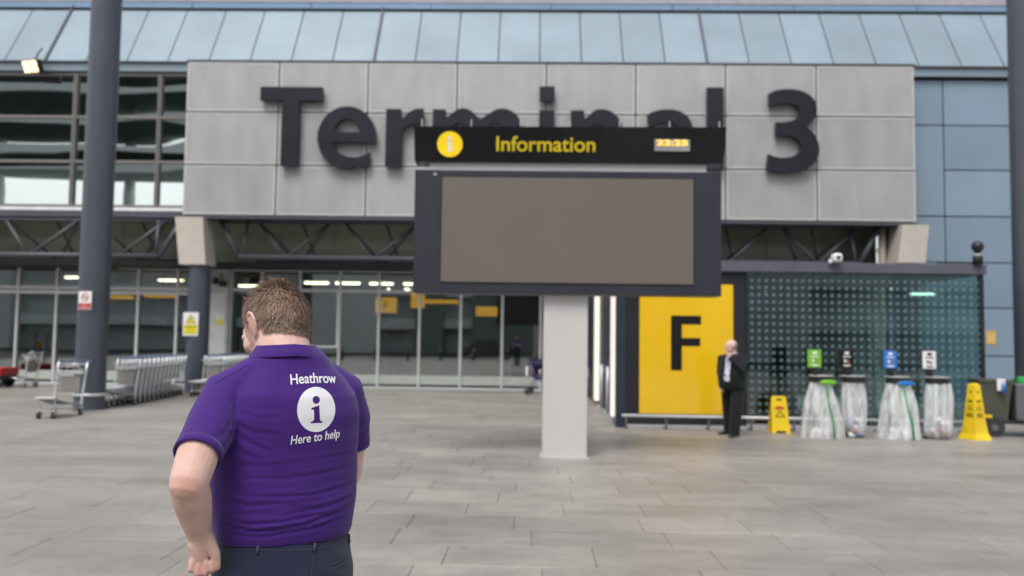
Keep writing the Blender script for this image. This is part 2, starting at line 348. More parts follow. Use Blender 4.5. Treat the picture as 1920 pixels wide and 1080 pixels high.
# --- grey fascia: 3 rows x 8 panels, dark open joints
FX = [-10.22, -7.47, -4.83, -2.20, .42, 3.03, 5.64, 8.27, 11.11]; FZ = [5.17, 6.665, 8.24, 9.75]
tb(MB().box(-10.19, 11.08, 24.06, 24.75, 5.2, 9.72), 'fascia_frame', M['dark_gap'])
for i in range(8):
    for j in range(3):
        x0, x1, z0, z1 = FX[i]+.022, FX[i+1]-.022, FZ[j]+.022, FZ[j+1]-.022; e = .055; y = 24+random.uniform(0, .006)
        mb = MB().box(x0, x1, y, 24.06, z0, z1, mi=1)
        f = [q for q in range(len(mb.f))]; mb.f.pop(2); mb.mi.pop(2)          # front face -> border + field
        mb.add([(x0,y,z0),(x1,y,z0),(x1,y,z1),(x0,y,z1),(x0+e,y,z0+e),(x1-e,y,z0+e),(x1-e,y,z1-e),(x0+e,y,z1-e)], [(0,1,5,4),(1,2,6,5),(2,3,7,6),(3,0,4,7)], 1)
        mb.add([(x0+e,y+.006,z0+e),(x1-e,y+.006,z0+e),(x1-e,y+.006,z1-e),(x0+e,y+.006,z1-e)], [(0,1,2,3)], 0)
        tb(mb, 'fascia_panel', [M['panel'], M['panel_edge']])
tb(MB().box(-10.24, 11.13, 23.985, 24.9, 9.752, 9.80), 'fascia_capping', M['steel_dark'])
tb(MB().box(-10.22, 11.11, 24.02, 24.9, 5.08, 5.165), 'fascia_soffit_trim', M['steel_dark'])
# --- upper storey windows at the left of the fascia
WX = [-19.2, -16.55, -13.94, -11.335, -8.7]; WZ = [5.52, 6.88, 8.25, 9.58]
for i in range(4):
    for j in range(3): tb(MB().box(WX[i]+.05, WX[i+1]-.05, 24.80, 24.815, WZ[j]+.04, WZ[j+1]-.04), 'window_pane', M['glass_up'])
for x in WX[:4]:
    tb(MB().box(x-.055, x-.012, 24.70, 24.83, 5.45, 9.62), 'mullion', M['frame']); tb(MB().box(x+.012, x+.055, 24.70, 24.83, 5.45, 9.62), 'mullion', M['frame'])
for z in WZ: tb(MB().box(-20, -10.2, 24.715, 24.84, z-.038, z+.038), 'transom', M['frame'])
tb(MB().box(-20, -10.2, 24.6, 24.86, 5.36, 5.455), 'window_sill', M['white'])
tb(MB().box(-20, -10.2, 25.5, 25.6, 5.2, 9.9), 'blind_wall', mat('office_back', (.20, .25, .235), .8))
for x in (-18, -15.2, -14.4, -12.6): tb(MB().box(x, x+.05, 25.3, 25.4, 5.3, 9.6), 'inner_post', M['black'])
tb(MB().box(-20, -10.2, 24.55, 24.9, 5.16, 5.355), 'spandrel_beam', M['steel_dark'])
# --- gutter band and sloping roof
for x0, x1 in ((-20, -10.25), (11.14, 20)):
    tb(MB().box(x0, x1, 24.72, 24.9, 9.66, 9.93), 'gutter_band', M['roofblue']); tb(MB().box(x0, x1, 24.66, 24.95, 9.62, 9.657), 'gutter_lip', M['dark_gap'])
    tb(MB().box(x0, x1, 24.64, 24.9, 9.933, 9.97), 'gutter_lip', M['steel_dark'])
SL = R(58); n_up = Vector((0, math.cos(SL), math.sin(SL))); n_out = Vector((0, -math.sin(SL), math.cos(SL)))
base = Vector((0, 24.86, 9.98)); LEN = 2.62
def slab_on_slope(x0, x1, s0, s1, t0, t1):
    P = lambda x, s, t: Vector((x, 0, 0))+base+n_up*s+n_out*t
    return MB().add([P(x0,s0,t0),P(x1,s0,t0),P(x1,s1,t0),P(x0,s1,t0),P(x0,s0,t1),P(x1,s0,t1),P(x1,s1,t1),P(x0,s1,t1)], [(0,3,2,1),(4,5,6,7),(0,1,5,4),(1,2,6,5),(2,3,7,6),(3,0,4,7)])
tb(slab_on_slope(-20, 20, 0, LEN, -.12, -.03), 'roof_deck', M['dark_gap'])
x_t = at(701, 113, 24.95).x
for k in range(-12, 20):
    x0 = x_t + k*1.272; thick = (k % 8 == 0)
    if x0 < -19 or x0 > 18.6: continue
    tb(slab_on_slope(x0+(.05 if thick else .017), x0+1.272-.017, .012, LEN, -.03, .0), 'roof_panel', M['roofblue'])
    if thick: tb(slab_on_slope(x0-.035, x0+.035, 0, LEN+.3, -.03, .05), 'roof_rib', M['steel_dark'])
top = base + n_up*LEN
tb(MB().box(-20, 20, top.y-.05, top.y+.1, top.z, top.z+.06), 'roof_trim', M['dark_gap'])
for k in range(-6, 6): tb(MB().box(k*3.9+.6, k*3.9+4.48, top.y+.06, top.y+.16, top.z+.06, top.z+.296), 'upper_band', M['roofband'])
tb(MB().box(-20, 20, top.y+.04, top.y+1.2, top.z+.30, top.z+1.4), 'eave', M['eave'])
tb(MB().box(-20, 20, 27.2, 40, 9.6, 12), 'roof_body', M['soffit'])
# --- blue cladding wall at the right
tb(MB().box(10.62, 20, 24.86, 25.0, 0, 9.6), 'wall_backing', M['dark_gap'])
zr = [0, 1.35, 2.76, 4.1, 5.47, 6.86, 8.21, 9.6]
for j in range(7):
    for x0, x1 in ((12.31, 14.62), (14.62, 16.93), (16.93, 19.24)): tb(MB().box(x0+.018, x1-.018, 24.8, 24.86, zr[j]+.018, zr[j+1]-.018, .006), 'cladding_panel', M['wallblue'])
for z0, z1 in ((0, 1.35), (1.35, 2.76), (2.76, 4.1), (4.1, 5.47), (5.47, 8.21), (8.21, 9.6)): tb(MB().box(10.64, 12.31-.018, 24.8, 24.86, z0+.018, z1-.018, .006), 'cladding_panel', M['wallblue'])
# --- stone brackets over the inner columns
for xs, z0, z1, dx in (((-10.33, -9.52), 3.70, 5.08, .17), ((10.61, 11.36), 3.98, 5.07, -.15)):
    mb = MB(); y0, y1 = 23.8, 24.6
    mb.add([(xs[0]+dx,y0,z0),(xs[1]+dx*.8,y0,z0),(xs[1]+dx*.8,y1,z0),(xs[0]+dx,y1,z0),(xs[0],y0,z1),(xs[1],y0,z1),(xs[1],y1,z1),(xs[0],y1,z1)], [(0,3,2,1),(4,5,6,7),(0,1,5,4),(1,2,6,5),(2,3,7,6),(3,0,4,7)])
    tb(mb, 'bracket', M['beige'])
# --- space truss under the fascia: front and rear lower chords, one upper chord, webs
def member(p, q, r, mt='steel_dark'): tb(MB().tube([p, q], r, 8), 'truss_member', M[mt], True)
YF, YR, ZT, ZB = 24.35, 25.9, 5.08, 3.98
for x0, x1, endL, endR in ((-19, -11.0, 0, 1), (-8.62, 9.6, 1, 1)):
    member((x0, YF, ZB), (x1, YF, ZB), .075); member((x0, YR, ZB-.02), (x1, YR, ZB-.02), .07); member((x0-.7*endL, YF+.3, ZT), (x1+.7*endR, YF+.3, ZT), .07)
    nb = int((x1-x0)/2.53); st = (x1-x0)/nb
    for k in range(nb):
        a = x0+k*st; 
        for yy, rr in ((YF, .048), (YR, .04)):
            member((a+.18*st, YF+.3, ZT), (a+.52*st, yy, ZB), rr); member((a+1.02*st, YF+.3, ZT), (a+.55*st, yy, ZB), rr)
        member((a+.6*st, YR-.5, ZT+.1), (a+.75*st, YR, ZB), .034)
    if endL: member((x0, YF, ZB), (x0-.62, YF+.1, ZT), .075); member((x0+.1, YF, ZB), (x0+.16, YF+.25, ZT), .045)
    if endR: member((x1, YF, ZB), (x1+.62, YF+.1, ZT), .075); member((x1-.1, YF, ZB), (x1-.16, YF+.25, ZT), .045)
# clerestory behind the truss, soffit over the doors
for k in range(18):
    x = -20+k*1.72
    if x < 10.4: tb(MB().box(x, x+1.70, 26.42, 26.44, 3.95, 5.4), 'clerestory_pane', M['clerestory'])
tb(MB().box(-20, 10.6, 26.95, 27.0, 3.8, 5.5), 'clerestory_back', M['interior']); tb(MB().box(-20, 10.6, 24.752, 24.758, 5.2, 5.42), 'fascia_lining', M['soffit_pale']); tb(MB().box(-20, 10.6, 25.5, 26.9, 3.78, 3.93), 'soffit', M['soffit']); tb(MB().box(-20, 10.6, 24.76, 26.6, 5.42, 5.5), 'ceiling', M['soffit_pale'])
tb(MB().tube([(10.36, 24.6, 2.6), (10.36, 24.6, 5.3)], .11, 12), 'downpipe', M['pipe'], True); tb(MB().box(10.2, 10.3, 24.5, 24.6, 4.35, 4.45), 'downpipe_clip', M['pipe'])
# --- glazed entrance front
GX = [-19.2+1.3*k for k in range(24)]
GX = [-19.32, -18.0, -16.68, -15.40, -14.06, -12.72, -11.44, -10.42] + [-9.68, -8.69, -7.44, -6.13, -4.86, -3.54, -2.21, -.87, .36, 1.68]
for i in range(len(GX)-1):
    if i == 7: continue                                            # service cupboard bay
    x0, x1 = GX[i]+.03, GX[i+1]-.03
    tb(MB().box(x0, x1, 26.80, 26.812, 3.2, 3.72), 'fanlight', M['glass_door'])
    tb(MB().box(x0, x1, 26.80, 26.812, .46, 3.08), 'glass_pane', M['glass_door'])
    tb(MB().box(x0, x1, 26.79, 26.815, .16, .455), 'frosted_strip', M['frit'])
for x in GX: tb(MB().box(x-.04, x+.04, 26.73, 26.86, 0, 3.78), 'mullion', M['mullion'])
for x0, x1 in ((-20, -10.3), (-9.7, 1.7)):
    tb(MB().box(x0, x1, 26.745, 26.85, 3.09, 3.19), 'transom', M['mullion']); tb(MB().box(x0, x1, 26.74, 26.85, .0, .09), 'bottom_rail', M['mullion']); tb(MB().box(x0, x1, 26.75, 26.84, .10, .155), 'kick_rail', M['charcoal'])
tb(MB().box(-20, -10.3, 26.735, 26.85, 2.94, 3.04), 'door_head', M['mullion'])
for x in (-8.65, -6.21): tb(MB().box(x, x+.07, 26.70, 26.735, 1.34, 3.09), 'door_stile', M['white'])
tb(MB().box(-8.65, -6.14, 26.695, 26.735, 1.30, 1.37), 'door_rail', M['white'])
# service cupboard
sc_ = tb(MB().box(-10.40, -9.70, 26.6, 26.85, 0, 3.72), 'service_cupboard', mat('cupboard_paint', lin(190, 190, 186), .5))
MB().box(-10.30, -9.76, 26.57, 26.598, .25, 3.02, .004).build('cupboard_door', mat('cupboard_door', lin(205, 206, 202), .5), sc_).data.transform(Matrix.Translation((0, -24, 0)))
mb = MB().box(-10.2, -10.05, 26.45, 26.6, 3.3, 3.5, .02).tube([(-9.95, 26.55, 3.65), (-9.9, 26.5, 3.45), (-9.85, 26.5, 3.35)], .02).box(-9.98, -9.76, 26.42, 26.6, 3.22, 3.38, .03)
mb.build('cable_gear', M['black'], sc_).data.transform(Matrix.Translation((0, -24, 0)))
# --- hall behind the glass
tb(MB().box(-20, 10.6, 38, 38.2, 0, 3.8), 'hall_back_wall', M['interior'])
tb(MB().box(-20, 10.6, 26.9, 38, -.06, -.004), 'hall_floor', M['interior_floor'])
tb(MB().box(-20, 10.6, 26.9, 38, 3.74, 3.775), 'hall_ceiling', M['interior'])
tb(MB().box(-20.2, -20, 24.9, 40, 0, 9.6), 'end_wall', M['interior']); tb(MB().box(10.4, 10.6, 25.0, 38, 0, 3.74), 'hall_side_wall', M['interior'])
for x, y in ((-17, 30), (-14, 31), (-12, 34), (-8.6, 31.5), (-7.4, 31.5), (-6.1, 31.5), (-4.8, 31.5), (-3, 35), (-1, 30), (1, 34), (-6, 35), (4, 31), (7, 33)): tb(MB().box(x, x+.9, y, y+.18, 3.66, 3.735), 'ceiling_lamp', M['ceil_lit'])  # some seen as warm bands, more lamps added to brighten the hall
for x in (-15, -5.2, -3.1, .8): tb(MB().lathe([(.3, 0), (.3, 3.735)], (x, 32.5, 0), 16), 'hall_pillar', M['charcoal'], True)
tb(MB().box(-19.5, -16.8, 37, 37.9, 0, 2.2), 'hall_counter', M['charcoal']); tb(MB().box(-9, -6, 36, 37, 0, 1.1), 'hall_counter', M['advert'])

# --- raised letters "Terminal 3"
TS = thing('terminal_lettering', 'huge dark raised letters reading Terminal 3 across the grey fascia', 'lettering', (0, 23.85, 0))
def smooth(*p): return [(a, b, 1) for a, b in p]
def corner(*p): return [(a, b, 0) for a, b in p]
W = .47
def letter(ch):
    B, X, H = 6.60, 8.33, 8.93
    if ch == 'T': return [[(-7.94, 8.53), (-7.29, 8.53), (-7.29, 6.6), (-6.78, 6.6), (-6.78, 8.53), (-6.11, 8.53), (-6.11, 8.93), (-7.94, 8.93)]]
    if ch == 'e':
        c = (-5.37, 7.45); k = lambda u, v: (c[0]+u, c[1]+v)
        outer = [k(.85, -.138), k(.86, .0)] + [k(.86*math.cos(R(a)), .92*math.sin(R(a))) for a in range(6, 300, 8)] + [k(.5, -.87), k(.69, -.80), k(.69, -.42)]
        inner = [k(.5, -.52), k(.28, -.585), k(.02, -.56), k(-.2, -.47), k(-.34, -.32), k(-.39, -.138)]
        hole = [k(-.385, .157), k(-.34, .33), k(-.23, .47), k(-.08, .545), k(.06, .548), k(.2, .5), k(.31, .38), k(.37, .157)]
        return [outer+inner, hole]
    if ch == 'r': return [[(-4.24, B), (-3.76, B), (-3.76, 7.45)] + catmull(smooth((-3.74, 7.62), (-3.62, 7.79), (-3.4, 7.87), (-3.16, 7.85)), 4)[:13] + [(-3.14, 8.32), (-3.38, 8.31), (-3.6, 8.2), (-3.77, 7.98), (-3.80, 8.3), (-4.24, 8.3)]]
    def arch(x0, x1, first):
        return [(x0, B), (x0, 7.55)] + arc((x0+x1-W)/2+.0, 7.5, (x1-W-x0)/2, .40, 180, 0, 10) + [(x1-W, B), (x1, B), (x1, 7.62)]
    if ch == 'n':
        x0, x1 = 1.13, 2.64
        return [[(x0, B), (x0+W, B), (x0+W, 7.5)] + arc((x0+W+x1-W)/2, 7.55, (x1-x0-2*W)/2, .36, 180, 0, 10) + [(x1-W, B), (x1, B), (x1, 7.6)] + arc(x1-.62, 7.68, .62, .66, 0, 110, 10) + [(x0+W-.06, 8.05), (x0+W-.09, 8.3), (x0, 8.3)]]
    if ch == 'm':
        x0, xm, x1 = -2.88, -1.575, -.27; h = W/2
        return [[(x0, B), (x0+W, B), (x0+W, 7.5)] + arc((x0+W+xm-h)/2, 7.55, (xm-h-x0-W)/2, .36, 180, 0, 10) + [(xm-h, B), (xm+h, B), (xm+h, 7.5)] + arc((xm+h+x1-W)/2, 7.55, (x1-W-xm-h)/2, .36, 180, 0, 10)
                + [(x1-W, B), (x1, B), (x1, 7.6)] + arc(x1-.58, 7.68, .58, .66, 0, 115, 10) + [(xm+.1, 8.03)] + arc(xm-.42, 7.68, .5, .66, 45, 115, 6) + [(x0+W-.06, 8.05), (x0+W-.09, 8.3), (x0, 8.3)]]
    if ch == 'i': return [[(.22, B), (.66, B), (.66, 8.3), (.22, 8.3)], [(.22, 8.57), (.66, 8.57), (.66, 9.0), (.22, 9.0)]]
    if ch == 'a':
        return [catmull(corner((4.68, B), (4.28, B), (4.26, 6.8)) + smooth((4.05, 6.62), (3.7, 6.56), (3.35, 6.66), (3.18, 7.05), (3.4, 7.45), (3.8, 7.6)) + corner((4.24, 7.62)) + smooth((4.2, 7.86), (4.0, 7.97), (3.7, 7.95)) + corner((3.38, 7.82), (3.34, 8.2)) + smooth((3.7, 8.33), (4.15, 8.33), (4.5, 8.15), (4.66, 7.8)) + corner((4.68, 7.4)), 5),
                catmull(smooth((4.22, 7.3), (3.9, 7.28), (3.68, 7.12), (3.72, 6.96), (3.95, 6.92), (4.16, 7.05)), 4)]
    if ch == 'l': return [[(5.06, B), (5.54, B), (5.54, 9.0), (5.06, 9.0)]]
    if ch == '3':
        q = corner((340, 435)) + smooth((380, 419), (440, 413), (505, 424), (552, 455), (570, 500), (556, 553)) + corner((520, 590)) + smooth((560, 625), (580, 685), (565, 742), (515, 782), (440, 796), (380, 795)) + corner((330, 786), (336, 714)) + smooth((385, 730), (440, 727), (480, 708), (494, 680), (478, 648), (440, 630)) + corner((374, 628), (374, 567)) + smooth((430, 565), (470, 550), (487, 520), (476, 493), (440, 480), (400, 482)) + corner((346, 496))
        pts = catmull(q, 5); xs = [p[0] for p in pts]; ys = [p[1] for p in pts]
        return [[(6.77+(p[0]-330)/250*1.5, 6.55+(796-p[1])/383*2.42) for p in pts]]
for ch in 'Terminal3': 
    me = outline_mesh('letter', letter(ch), .16, M['letter']); link('letter', me, TS)
# stand-offs behind the letters are hidden; letters touch the fascia through short pegs
mb = MB()
for x, z in ((-7, 7), (-7, 8.7), (-6, 7.5), (-4, 7), (-2.6, 7), (-1.6, 7), (-.5, 7), (.44, 7), (1.36, 7), (2.4, 7), (3.5, 6.9), (4.45, 7), (5.3, 7), (8.05, 7), (7.0, 6.75)): mb.tube([(x, .07, z), (x, .155, z)], .03, 6)
mb.build('fixing_peg', M['letter'], TS)

# ================================================================== ROUND COLUMNS
def column(x, y, top, label, band=0):
    t = thing('round_column', label, 'column', (x, y, 0), 0, 'round steel columns')
    MB().lathe([(.32, 0), (.32, top)], seg=40).build('shaft', M['column'], t, True)
    autosmooth(t.children[0])
    if band:
        b = MB().lathe([(.322, .30), (.345, .30), (.345, .36), (.322, .36)], seg=40, cap=False).build('base_collar', M['tray'], t, True)
        MB().lathe([(.324, 2.15), (.324, 2.55)], seg=40, cap=False).build('paint_band', mat('column_touch_up', lin(70, 75, 84), .4), t, True)
    return t
column(-9.64, 18.2, 14, 'tall dark grey round column carrying a no smoking sign', 1)
column(10.82, 18.2, 14, 'tall dark grey round column beside the cleaning cart')
column(-9.70, 24.2, 3.705, 'short dark grey round column under a stone bracket with yellow warning notice')
column(10.9, 24.2, 3.985, 'short dark grey round column seen through the dotted kiosk glass')

# small notices ----------------------------------------------------------
def notice(name, label, cat, loc, w, h, rz, parts):
    t = thing(name, label, cat, loc, rz); MB().box(-w/2, w/2, 0, .008, 0, h, .002).build('plate', M['white'], t)
    for nm, mt, loops in parts:
        me = outline_mesh(nm, loops, .003, M[mt]); link(nm, me, t, (0, -.0022, 0))
    return t
rect = lambda x0, x1, z0, z1: [(x0, z0), (x1, z0), (x1, z1), (x0, z1)]
notice('no_smoking_sign', 'white and red no smoking notice on the tall column', 'sign', (-9.655, 17.862, 2.18), .29, .40, R(-2),
       [('ban_ring', 'red_print', [arc(0, .27, .085, .085, 0, 350), arc(0, .27, .066, .066, 0, 350)]), ('ban_slash', 'red_print', [[(-.06, .32), (-.05, .33), (.06, .22), (.05, .21)]]), ('cigarette', 'dark_print', [rect(-.05, .045, .262, .278)]), ('red_strip', 'red_print', [rect(-.135, .135, .015, .14)])]
       ).children
def txt(parent, s, size, x, z, mt, y=-.004, off=0.004, align='CENTER', dep=.002):
    me = text_mesh('lettering', s, size, dep, M[mt], off*size, align); return link('lettering', me, parent, (x, y, z))
ns = [o for o in bpy.data.objects if o.name == 'no_smoking_sign'][0]
txt(ns, 'NO', .05, 0, .085, 'white', -.006); txt(ns, 'SMOKING', .05, 0, .035, 'white', -.006)
w1 = notice('warning_notice', 'white notice with yellow warning triangle on the short column', 'sign', (-9.78, 23.862, 1.63), .44, .68, R(3),
       [('triangle', 'dark_print', [[(-.15, .36), (.15, .36), (0, .62)]]), ('triangle_field', 'yellow_print', [[(-.125, .375), (.125, .375), (0, .59)]]), ('yellow_box', 'yellow_print', [rect(-.19, .19, .05, .33)])])
w1.children[2].location.y = -.004
txt(w1, 'WARNING', .075, 0, .24, 'dark_print', -.006); txt(w1, '--------', .08, 0, .15, 'dark_print', -.006); txt(w1, '---------', .06, 0, .08, 'dark_print', -.006); txt(w1, '!', .16, 0, .40, 'dark_print', -.007)
w2 = notice('warning_notice', 'small yellow warning label on the white service cupboard', 'sign', (-9.95, 26.562, 1.98), .22, .32, 0, [('yellow_box', 'yellow_print', [rect(-.1, .1, .01, .17)]), ('triangle', 'yellow_print', [[(-.07, .19), (.07, .19), (0, .3)]])])
w3 = thing('wall_notice', 'small orange notice on the blue cladding wall', 'sign', (13.58, 24.79, 1.69)); MB().box(-.14, .14, 0, .01, 0, .4, .003).build('plate', mat('amber_sheet', lin(205, 165, 85), .5), w3); MB().box(-.1, .1, -.003, 0, .05, .3).build('print', mat('amber_print', lin(215, 180, 110), .5), w3)
w4 = tag(MB().box(-.42, .42, 0, .01, 0, .95, .003).build('poster', M['white_sheet']), 'blank pale sheet stuck inside the left glass door', 'poster'); w4.location = (-16.0, 26.87, 1.75)
w5 = tag(MB().box(-.2, .2, 0, .01, 0, .24, .003).build('paper_notice', M['white']), 'small white paper on the glass door beside the orange hall sign', 'notice'); w5.location = (-12.0, 26.87, 1.95)
# hanging signs inside the hall
def hall_sign(x, y, z, w, h, label, s=None, icon=False):
    t = thing('hanging_sign', label, 'sign', (x, y, z)); MB().box(-w/2, w/2, 0, .12, 0, h, .01).build('sign_box', M['yellow_glow'], t)
    for sx in (-w*.35, w*.35): MB().tube([(sx, .06, h-.005), (sx, .06, 3.745-z)], .015, 6).build('hanger', M['black'], t)
    if s: txt(t, s, h*.75, 0, h*.22, 'dark_print', -.004)
    if icon: MB().lathe([(h*.2, -.004), (h*.2, .0)], seg=16).build('icon', M['dark_print'], t); t.children[-1].rotation_euler = (R(90), 0, 0); t.children[-1].location = (-w*.2, -.002, h*.6)
hall_sign(-5.2, 30, 2.55, .75, .55, 'yellow hanging sign with a black letter F inside the hall', 'F')
hall_sign(-2.9, 29.5, 2.55, 1.3, .55, 'wide orange hanging sign beyond the middle glass doors', None, True)
hall_sign(-4.1, 30.4, 2.75, .5, .7, 'square orange hanging sign beside the F sign')
hall_sign(-1.6, 31, 2.5, .8, .35, 'small pale orange hanging sign nearest the metal post')
hall_sign(-12.6, 29, 2.55, 1.0, .65, 'orange hanging sign with icon behind the left doors', None, True)
hall_sign(-13.95, 28.6, 2.5, .7, .6, 'orange hanging sign behind the tall column', None, True)
lamp = tag(MB().box(-.08, .08, 0, .05, 0, .06, .01).build('exit_lamp', M['green_lit']), 'small green lamp glowing in the dark hall', 'lamp'); lamp.location = (-11.6, 30, 1.45)
# floodlight on the roof edge
fl = thing('floodlight', 'lit floodlight hanging from the gutter of the sloping roof', 'floodlight', (-15.02, 24.3, 9.68), R(-12))
MB().box(-.26, .26, -.12, .1, -.20, .18, .02).build('housing', M['black'], fl); fl.rotation_euler = (R(25), 0, R(-12))
for a in (-.13, .13):
    for b in (-.095, .085): MB().box(a-.11, a+.11, -.135, -.118, b-.075, b+.075, .004).build('lamp_lens', M['lamp_warm'], fl)
MB().tube([(0, .05, .1), (0, .35, .35)], .03).build('arm', M['black'], fl); MB().tube([(0, .35, .35), (0, .55, .45)], .025).build('arm_end', M['black'], fl)

# ================================================================== INVENTED CAR PARK (behind the camera; shaped for the bands reflected in the glass)
CP = thing('added_car_park', 'white banded car park added behind the viewer for window reflections', 'building', (0, -34, 0))
MB().box(-89, 89, -18, -1.5, 0, 11.6).build('lower_block', M['concrete_mid'], CP)
for z0, z1 in ((2.6, 3.6), (6.0, 7.0), (9.4, 10.6)): MB().box(-90, 90, -1.6, 0, z0, z1).build('parapet', M['concrete'], CP)
for z0, z1 in ((18.6, 19.0), (20.4, 21.3), (23.3, 24.1), (26.2, 27.2), (29, 30)):
    MB().box(-90, 90, -8, -.3, z0, z0+.35).build('deck', M['concrete_dark'], CP); MB().box(-90, 90, -.3, 0, z0, z1).build('parapet', M['concrete'], CP)
for k in range(13): MB().box(-89+k*14.8, -88.2+k*14.8, -7, -6, 11.6, 29).build('pier', M['concrete'], CP)
for x0, x1, z1, mt in ((-62, -55, 12.5, 'concrete'), (-36, -31, 11.9, 'concrete_dark'), (-24, -16, 12.5, 'concrete'), (-12, -9, 7, 'concrete_dark'), (-6, 1, 11.8, 'concrete_dark'), (5, 8, 12.2, 'concrete'), (14, 22, 12.5, 'concrete'), (40, 47, 11.9, 'concrete_dark')): MB().box(x0, x1, -1.4, .6, 0, z1).build('reflection_tower', M[mt], CP)  # pale and dark towers added to vary the reflection in the doors

# ================================================================== INFORMATION SIGN
IS = thing('information_sign', 'large grey information board with blank screen and black header on a metal post', 'sign', (.52, 11.9, 0))
def isb(mb, name, mt, parent=None, sm=False): o = mb.build(name, mt, parent or IS, sm); o.data.transform(Matrix.Translation((-.52, -11.9, 0))); return o
isb(MB().box(.205, .835, 11.88, 12.30, .0, 2.32, .012), 'post', M['post']); isb(MB().box(.17, .87, 11.85, 12.33, 0, .012), 'base_plate', M['tray'])
for bx_ in (.188, .852):
    for by_ in (11.866, 12.314): isb(MB().lathe([(.011, .012), (.011, .024)], (bx_, by_, 0), 6), 'anchor_bolt', M['chrome'])
# screen case, leaning a touch
hd = isb(MB().add([(-1.67,11.76,4.19),(2.735,11.76,4.20),(2.735,12.1,4.20),(-1.67,12.1,4.19),(-1.68,11.70,4.69),(2.765,11.70,4.71),(2.765,12.1,4.71),(-1.68,12.1,4.69)], [(0,3,2,1),(4,5,6,7),(0,1,5,4),(1,2,6,5),(2,3,7,6),(3,0,4,7)]), 'header', M['black_gloss'])
case = isb(MB().box(-1.66, 2.70, 11.75, 12.2, 2.31, 4.075, .008), 'screen_case', M['sign_grey'])
isb(MB().box(-1.28, 2.32, 11.742, 11.748, 2.455, 3.985), 'screen_bezel', M['black'], case); isb(MB().box(-1.262, 2.302, 11.736, 11.741, 2.473, 3.967), 'screen', M['screen'], case)
isb(MB().box(-1.46, 2.5, 11.82, 12.1, 4.07, 4.195), 'neck_rail', M['post']); isb(MB().tube([(-1.37, 11.74, 4.01), (-1.37, 11.752, 4.01)], .022, 10), 'sensor', M['pipe'], case)
for k in range(7): isb(MB().tube([(-1.6+k*.72, 11.95, 4.69), (-1.6+k*.72, 11.95, 4.86)], .008, 6), 'bird_spike', M['chrome'])
def face_y(z): return 11.76 - (z-4.19)*.12 - .004
ic = outline_mesh('icon_disc', [arc(0, 0, .182, .182, 0, 350, 40)], .003, M['sign_icon']); link('icon_disc', ic, hd, (-1.165-.52, face_y(4.44)-11.9, 4.44)).rotation_euler = (R(6.8), 0, 0)
def serif_i(s):
    return [catmull(corner((-.30*s, -.62*s), (.30*s, -.62*s), (.30*s, -.54*s)) + smooth((.2*s, -.52*s)) + corner((.17*s, -.44*s), (.13*s, .24*s), (-.28*s, .12*s), (-.28*s, .04*s)) + corner((-.15*s, .03*s), (-.14*s, -.44*s)) + smooth((-.2*s, -.52*s)) + corner((-.30*s, -.54*s)), 4), arc(-.02*s, .5*s, .19*s, .19*s, 0, 345, 20)]
im = outline_mesh('icon_letter', serif_i(.16), .003, M['white']); link('icon_letter', im, hd, (-1.165-.52, face_y(4.44)-11.9-.003, 4.44)).rotation_euler = (R(6.8), 0, 0)
im = text_mesh('header_text', 'Information', .30, .003, M['sign_text'], .004); fit(im, -.50, .91, 4.345, 4.56); 
o = link('header_text', im, hd, (-.52, 0, 0))
for v in im.vertices: v.co.y += face_y(v.co.z)-11.9-.002
ck = MB().box(1.75, 2.25, 0, .004, 4.365, 4.535).build('clock_window', M['clock_face'], hd); ck.data.transform(Matrix.Translation((-.52, face_y(4.45)-11.9-.006, 0)))
im = text_mesh('clock_digits', '22:25', .13, .003, M['amber_lit'], .003); fit(im, 1.78, 2.22, 4.445, 4.525)
o = link('clock_digits', im, hd, (-.52, face_y(4.45)-11.9-.009, 0))

# ================================================================== KIOSK
KX0, KX1, KY0, KY1 = 1.70, 8.70, 16.2, 20.2
KI = thing('glass_kiosk', 'low dark kiosk with dotted glass walls and a yellow F sign panel', 'building', (4.5, 16.2, 0))
def kb(mb, name, mt, parent=None, sm=False): o = mb.build(name, mt, parent or KI, sm); o.data.transform(Matrix.Translation((-4.5, -16.2, 0))); return o
kb(MB().box(KX0, 8.78, 16.12, KY1, 3.03, 3.22, .006), 'roof_beam', M['beam'])
kb(MB().box(KX0+.1, 8.6, 16.3, KY1-.1, 3.0, 3.028), 'ceiling', M['charcoal'])
kb(MB().box(1.70, 1.87, 16.2, 16.5, 0, 3.028), 'corner_post', M['navy'])
kb(MB().box(1.872, 2.12, 16.215, 16.5, 0, 3.028), 'wall_panel', M['charcoal']); kb(MB().box(3.965, 4.19, 16.215, 16.5, 0, 3.028), 'wall_panel', M['charcoal']); kb(MB().box(2.12, 3.965, 16.215, 16.5, 0, .25), 'plinth', M['charcoal']); kb(MB().box(2.12, 3.965, 16.215, 16.5, 2.79, 3.028), 'wall_panel', M['charcoal'])
kb(MB().box(2.12, 3.965, 16.23, 16.5, .25, 2.79), 'panel_backing', M['charcoal'])
yp = kb(MB().box(2.14, 3.945, 16.19, 16.229, .27, 2.775, .004), 'yellow_panel', M['yellow'])
F = [[(2.745, 1.11), (2.955, 1.11), (2.955, 1.58), (3.31, 1.58), (3.31, 1.735), (2.955, 1.735), (2.955, 2.0), (3.325, 2.0), (3.325, 2.165), (2.745, 2.165)]]
fm = outline_mesh('letter', F, .006, M['dark_print']); link('letter', fm, yp, (-4.5, -.0135, 0))
PX = [4.20, 5.69, 7.19, 8.69]
for i in range(3): kb(MB().box(PX[i]+.006, PX[i+1]-.006, 16.2, 16.215, .1, 3.028), 'glass_pane', M['dotglass'])
for a, b in ((16.22, 18.2), (18.21, 20.19)): kb(MB().box(8.69, 8.705, a, b, .1, 3.028), 'glass_pane', M['kiosk_clear'])
